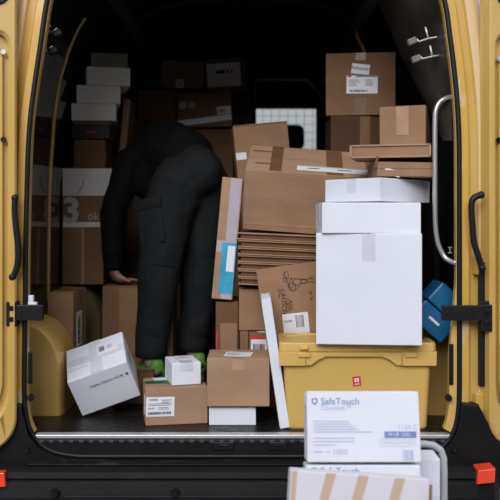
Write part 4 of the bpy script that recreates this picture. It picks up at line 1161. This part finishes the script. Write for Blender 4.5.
c1 = safetouch('white glove carton with blue lettering, upper one on the trolley', ztop - sh)
c2 = safetouch('white glove carton just below the upper blue lettered one', ztop - 2 * sh - 0.005, -0.004, False)
c3 = Carton('glove_carton', 'plain white carton lowest on the trolley platform', ((sx0 + sx1) / 2, YT + (-0.312 - ztop + sh) * TT + sd / 2, -0.312), (R(-TILT), 0, 0), (sw, sd, 0.19), 'white_card', flaps='top', seam='u', tape='clear_tape', group=gT)
# striped carton nearest the camera
ys = -0.92
a, b = P(290, 467, ys), P(431, 477, ys)
h = a.z - (-0.60 + 0.276) - 0.012
c = Carton('striped_carton', 'pale carton with tan slanted stripes, nearest the camera', ((a.x + b.x) / 2 - 0.028, ys - 0.03, -0.60 + 0.296), (R(-13), R(4.0), 0), (b.x - a.x, 0.09, h - 0.034), 'lilac_card', flaps='top', seam='u', group=gT)
w, d, hh_ = c.dims
for k, px in enumerate((294, 331, 364, 401)):
    u = (px - 360.5) * (CAM_D + ys) / F
    bm = bmesh.new()
    t = bmesh.new(); wv_ = 0.013 if k else 0.007; sl_ = 0.04 if k else 0.006
    q = [t.verts.new((x, y, 0.0008)) for x, y in ((max(-w / 2 + 0.002, u - wv_ - sl_ * hh_ / 0.16) - u, -hh_ / 2 + 0.002), (max(-w / 2 + 0.008, u + wv_ - sl_ * hh_ / 0.16) - u, -hh_ / 2 + 0.002), (wv_, hh_ / 2 - 0.001), (-wv_, hh_ / 2 - 0.001))]
    t.faces.new(q); merge(bm, t); bm.transform(face_mtx('front', c.dims, u, 0)); obj('tan_stripe', bm, 'stripe', c.root)
c.patch('edge_tape', 'right', 0, 0.12, 0.14, 0.18, 'kraft', thick=0.001)
# white carton at the right on the trolley
c = Carton('carton', 'white carton half hidden behind the blue lettered cartons', (P(421, 0, -0.56).x + 0.0, -0.60 + 0.055, -0.60 + 0.2735), (0, 0, 0), (0.10, 0.09, P(0, 456, -0.56).z - (-0.60 + 0.2735)), 'white_card', flaps='top', seam='u', group=gT)

# ================================================================== PERSON
def chain(bm, pts, radii, seg=14, squash=None):
    """smooth tapering limb with round ends"""
    pts = [Vector(p) for p in pts]
    n = 6
    sp = smooth_path(pts, n)
    rr = []
    for i in range(len(pts) - 1):
        for k in range(n):
            t = k / n; t = t * t * (3 - 2 * t); rr.append(radii[i] * (1 - t) + radii[i + 1] * t)
    rr.append(radii[-1])
    t0 = (sp[0] - sp[1]).normalized(); t1 = (sp[-1] - sp[-2]).normalized()
    sp = [sp[0] + t0 * rr[0] * 0.7, sp[0] + t0 * rr[0] * 0.45] + sp + [sp[-1] + t1 * rr[-1] * 0.45, sp[-1] + t1 * rr[-1] * 0.7]
    rr = [rr[0] * 0.4, rr[0] * 0.8] + rr + [rr[-1] * 0.8, rr[-1] * 0.4]
    add_tube(bm, sp, 0, seg, True, rr)

def blob(bm, c, s, rot=None):
    m = Matrix.Translation(c) @ (rot.to_matrix().to_4x4() if rot else Matrix.Identity(4)) @ Matrix.Diagonal((*s, 1))
    bmesh.ops.create_uvsphere(bm, u_segments=18, v_segments=12, radius=1.0, matrix=m)

def fuse(o, voxel, smooth_it=6, wrinkle=None):
    md = o.modifiers.new('fuse', 'REMESH'); md.mode = 'VOXEL'; md.voxel_size = voxel; md.use_smooth_shade = True
    sm = o.modifiers.new('soften', 'SMOOTH'); sm.factor = 0.5; sm.iterations = smooth_it
    if wrinkle:
        tx = bpy.data.textures.new('cloth_folds', 'CLOUDS'); tx.noise_scale = wrinkle[1]
        dm = o.modifiers.new('folds', 'DISPLACE'); dm.texture = tx; dm.strength = wrinkle[0]; dm.mid_level = 0.5; dm.texture_coords = 'LOCAL'

fwd = Vector((-0.776, 0.63, 0)).normalized(); lft = Vector((-fwd.y, fwd.x, 0))
org = Vector((-0.36, 1.0, 0))
person = empty('person', org); tag(person, 'bent person in black jacket and charcoal cargo trousers gripping a carton', 'person')
def W(x, y, z): return Vector((x, y, z)) - org
hipL, kneeL, ankL = W(-0.375, 0.965, 0.96), W(-0.432, 0.905, 0.54), W(-0.470, 0.905, 0.10)
hipR, kneeR, ankR = W(-0.235, 1.075, 0.96), W(-0.245, 1.085, 0.53), W(-0.285, 1.10, 0.10)
pel = W(-0.295, 1.02, 1.03)
belly = W(-0.355, 1.08, 1.10); chest = W(-0.44, 1.16, 1.13); neck = W(-0.50, 1.24, 1.06)
shL, shR = W(-0.590, 1.09, 1.085), W(-0.42, 1.32, 1.08)
elL, elR = W(-0.680, 1.07, 0.82), W(-0.40, 1.26, 0.80)
wrL, wrR = W(-0.678, 1.075, 0.535), W(-0.395, 1.185, 0.54)
head = W(-0.475, 1.33, 0.955)
footdir = Vector((-0.62, 0.78, 0)).normalized()

# body: one continuous mesh
bm = bmesh.new()
chain(bm, [pel, belly, chest, neck], [0.12, 0.115, 0.125, 0.06])
chain(bm, [neck, neck.lerp(head, 0.6)], [0.058, 0.055])
chain(bm, [shL, chest, shR], [0.055, 0.10, 0.055])
for h, k, a in ((hipL, kneeL, ankL), (hipR, kneeR, ankR)):
    chain(bm, [pel.lerp(h, 0.6), h, k, k.lerp(a, 0.35), a], [0.09, 0.088, 0.058, 0.058, 0.038])
    heel = a + Vector((0, 0, -0.06)) - footdir * 0.04
    chain(bm, [heel, heel + footdir * 0.1 + Vector((0, 0, 0.005)), heel + footdir * 0.2], [0.030, 0.034, 0.024])
def hand(bm, wrist, elbow, side):
    chain(bm, [elbow, elbow.lerp(wrist, 0.3), wrist], [0.042, 0.042, 0.027])
    # palm lies forward and flat on the carton lid
    f = Vector((0.62, 0.5, 0)).normalized() if side > 0 else Vector((-0.5, 0.8, 0)).normalized()
    s_ = Vector((0, 0, 1)).cross(f) * 1.0
    down = Vector((0, 0, -1))
    palm = wrist + down * 0.045 + f * 0.022
    kn = wrist + down * 0.058 + f * 0.062
    for i, o_ in enumerate((-0.028, -0.010, 0.009, 0.027)):
        chain(bm, [wrist + s_ * o_ * 0.5, palm + s_ * o_ * 0.9, kn + s_ * o_], [0.019, 0.016, 0.0115], 8)
        ln = (0.078, 0.088, 0.082, 0.064)[i]
        k0 = kn + s_ * o_
        chain(bm, [k0, k0 + f * ln * 0.42 + s_ * o_ * 0.15 + Vector((0, 0, 0.006)), k0 + f * ln * 0.75 + s_ * o_ * 0.25 + Vector((0, 0, -0.002)), k0 + f * ln + s_ * o_ * 0.3 + Vector((0, 0, -0.014))], [0.0105, 0.0095, 0.0085, 0.0072], 8)
    t0 = wrist + down * 0.025 + f * 0.01 - s_ * 0.022 * side
    chain(bm, [t0, t0 - s_ * side * 0.028 + f * 0.022 + down * 0.018, t0 - s_ * side * 0.040 + f * 0.05 + down * 0.036, ], [0.015, 0.0115, 0.0085], 8)
chain(bm, [shL, elL], [0.052, 0.043]); chain(bm, [shR, elR], [0.052, 0.043])
hand(bm, wrL, elL, 1); hand(bm, wrR, elR, -1)
# head: cranium, jaw, brow, nose, ears; looks down and forward
hd = Vector((fwd.x * 0.5, fwd.y * 0.5, -0.86)).normalized()        # crown direction: hanging down
face = (fwd * -0.62 + Vector((0, 0, -0.5))).normalized(); face = (face - hd * face.dot(hd)).normalized()
sidev = hd.cross(face)
HM = Matrix(((sidev.x, face.x, hd.x), (sidev.y, face.y, hd.y), (sidev.z, face.z, hd.z)))
def hp_(x, y, z): return head + HM @ Vector((x, y, z))
blob(bm, hp_(0, -0.01, 0.025), (0.074, 0.092, 0.088), HM.to_euler())
blob(bm, hp_(0, 0.03, -0.045), (0.052, 0.058, 0.058), HM.to_euler())
chain(bm, [hp_(0, 0.078, 0.015), hp_(0, 0.098, -0.018), hp_(0, 0.086, -0.028)], [0.010, 0.014, 0.011], 8)
chain(bm, [hp_(-0.02, 0.080, -0.055), hp_(0, 0.088, -0.055), hp_(0.02, 0.080, -0.055)], [0.006, 0.010, 0.006], 8)
blob(bm, hp_(0, 0.070, -0.092), (0.022, 0.018, 0.015), HM.to_euler())
for k in (-1, 1):
    blob(bm, hp_(k * 0.076, -0.005, -0.012), (0.010, 0.020, 0.032), HM.to_euler())
    blob(bm, hp_(k * 0.03, 0.074, 0.028), (0.022, 0.012, 0.009), HM.to_euler())
    blob(bm, hp_(k * 0.03, 0.072, 0.005), (0.013, 0.011, 0.010), HM.to_euler())
body = obj('body', bm, 'skin', person, True); fuse(body, 0.0075, 3)
bm = bmesh.new()
blob(bm, hp_(0, -0.022, 0.036), (0.083, 0.095, 0.090), HM.to_euler()); blob(bm, hp_(0, -0.05, -0.02), (0.072, 0.055, 0.06), HM.to_euler())
o = obj('hair', bm, 'hair', person, True); fuse(o, 0.009, 3, (0.01, 0.02))

# jacket
bm = bmesh.new()
chain(bm, [pel + Vector((-0.015, 0.015, 0.055)), belly, chest, neck + Vector((0.02, -0.02, 0))], [0.148, 0.150, 0.155, 0.085], 18)
blob(bm, W(-0.51, 1.13, 1.01), (0.10, 0.10, 0.13)); blob(bm, W(-0.45, 1.16, 0.98), (0.10, 0.10, 0.12))
chain(bm, [shL + lft * -0.02, chest + Vector((0, 0, 0.0)), shR + lft * 0.02], [0.078, 0.13, 0.078], 16)
for s0_, e0, w0 in ((shL, elL, wrL), (shR, elR, wrR)):
    chain(bm, [s0_, s0_.lerp(e0, 0.5), e0, e0.lerp(w0, 0.55), w0 + (e0 - w0) * 0.06], [0.074, 0.070, 0.062, 0.056, 0.046], 14)
jk = obj('jacket', bm, 'jacket', person, True); fuse(jk, 0.011, 6, (0.022, 0.07))
bm = bmesh.new(); add_tube(bm, [wrL + (elL - wrL) * 0.10, wrL + (elL - wrL) * 0.02], 0.047, 16); o = obj('cuff', bm, 'jacket', jk, True)
bm = bmesh.new(); add_tube(bm, [wrR + (elR - wrR) * 0.10, wrR + (elR - wrR) * 0.02], 0.047, 16); o = obj('cuff', bm, 'jacket', jk, True)

# trousers
bm = bmesh.new()
chain(bm, [pel + Vector((-0.03, 0.03, 0.045)), pel], [0.132, 0.138], 18)
for h, k, a in ((hipL, kneeL, ankL), (hipR, kneeR, ankR)):
    chain(bm, [pel.lerp(h, 0.75) + Vector((0.02, -0.02, 0.0)), h + Vector((0.008, -0.005, -0.06)), h.lerp(k, 0.5), k, k.lerp(a, 0.5), a + Vector((0, 0, 0.10))], [0.130, 0.134, 0.120, 0.102, 0.085, 0.072], 18)
blob(bm, pel + Vector((0.045, -0.065, -0.02)), (0.12, 0.12, 0.125)); blob(bm, pel + Vector((0.07, -0.01, -0.03)), (0.105, 0.11, 0.115))
tr_ = obj('trousers', bm, 'trousers', person, True); fuse(tr_, 0.011, 6, (0.016, 0.09))
for a in (ankL, ankR):
    bm = bmesh.new(); g = Vector((a.x, a.y, 0)); add_tube(bm, [g + Vector((0, 0, z)) for z in (0.29, 0.22, 0.17, 0.136, 0.133)], 0.08, 20, True, [0.072, 0.077, 0.076, 0.075, 0.068]); obj('trouser_cuff', bm, 'trousers', tr_, True)
# cargo pocket with flap on the near thigh
pn_ = Vector((-0.42, -0.90, 0.05)).normalized(); pu = Vector((0.90, -0.42, 0)).normalized(); pv = pn_.cross(pu)
if pv.z < 0: pv = -pv
pc = W(-0.463, 0.862, 0.785)
PM = Matrix(((pu.x, pn_.x, pv.x, pc.x), (pu.y, pn_.y, pv.y, pc.y), (pu.z, pn_.z, pv.z, pc.z), (0, 0, 0, 1))) @ Matrix.Rotation(R(-10), 4, 'Y')
bm = bmesh.new(); add_box(bm, (0, 0.008, -0.02), (0.140, 0.035, 0.20), 0.012, 3); bm.transform(PM); pk = obj('cargo_pocket', bm, 'trousers', tr_, True)
bm = bmesh.new(); add_box(bm, (0, 0.013, 0.072), (0.150, 0.035, 0.055), 0.010, 3); bm.transform(PM); obj('pocket_flap', bm, 'trousers', tr_, True)
for h, k in ((hipL, kneeL), (hipR, kneeR)):
    bm = bmesh.new(); q = k + Vector((0, 0, 0.03))
    ringp = [q + Vector((0.1025 * math.cos(a), 0.1025 * math.sin(a), 0.006 * math.sin(3 * a))) for a in [2 * math.pi * i / 24 for i in range(25)]]
    add_tube(bm, ringp, 0.0022, 6); obj('knee_seam', bm, 'trousers', tr_, True)

# shoes
for a in (ankL, ankR):
    g = Vector((a.x, a.y, 0.0)); sd_ = Vector((-footdir.y, footdir.x, 0))
    def fp(l, s_, z): return g + footdir * l + sd_ * s_ + Vector((0, 0, z))
    bm = bmesh.new()
    chain(bm, [fp(-0.055, 0, 0.060), fp(0.0, 0, 0.062), fp(0.09, 0, 0.050), fp(0.17, 0, 0.042)], [0.044, 0.047, 0.042, 0.034], 14)
    chain(bm, [fp(-0.05, 0, 0.105), fp(-0.04, 0, 0.06)], [0.036, 0.044], 14)
    up_ = obj('shoe', bm, 'shoe', person, True); fuse(up_, 0.008, 3)
    bm = bmesh.new(); 
    t = bmesh.new(); n = 20; lo = []; hi_ = []
    for i in range(n):
        an = 2 * math.pi * i / n
        l = 0.06 + 0.155 * math.cos(an); s_ = (0.048 if math.cos(an) > -0.2 else 0.040) * math.sin(an)
        lo.append(t.verts.new(fp(l, s_, 0.001))); hi_.append(t.verts.new(fp(l, s_ * 1.03, 0.030)))
    t.faces.new(lo); t.faces.new(hi_)
    for i in range(n): t.faces.new((lo[i], lo[(i + 1) % n], hi_[(i + 1) % n], hi_[i]))
    merge(bm, t); obj('sole', bm, 'sole', up_)
    bm = bmesh.new(); add_tube(bm, smooth_path([fp(-0.095, 0.0, 0.075), fp(-0.075, 0.036, 0.055), fp(-0.02, 0.050, 0.075), fp(0.04, 0.050, 0.045), fp(0.12, 0.044, 0.05)], 4), 0.009, 8); obj('side_band', bm, 'sole', up_, True)
    bm = bmesh.new(); add_tube(bm, [fp(-0.02, 0, 0.09), fp(-0.012, 0, 0.16)], 0.042, 14); obj('sock', bm, 'sock', person, True)
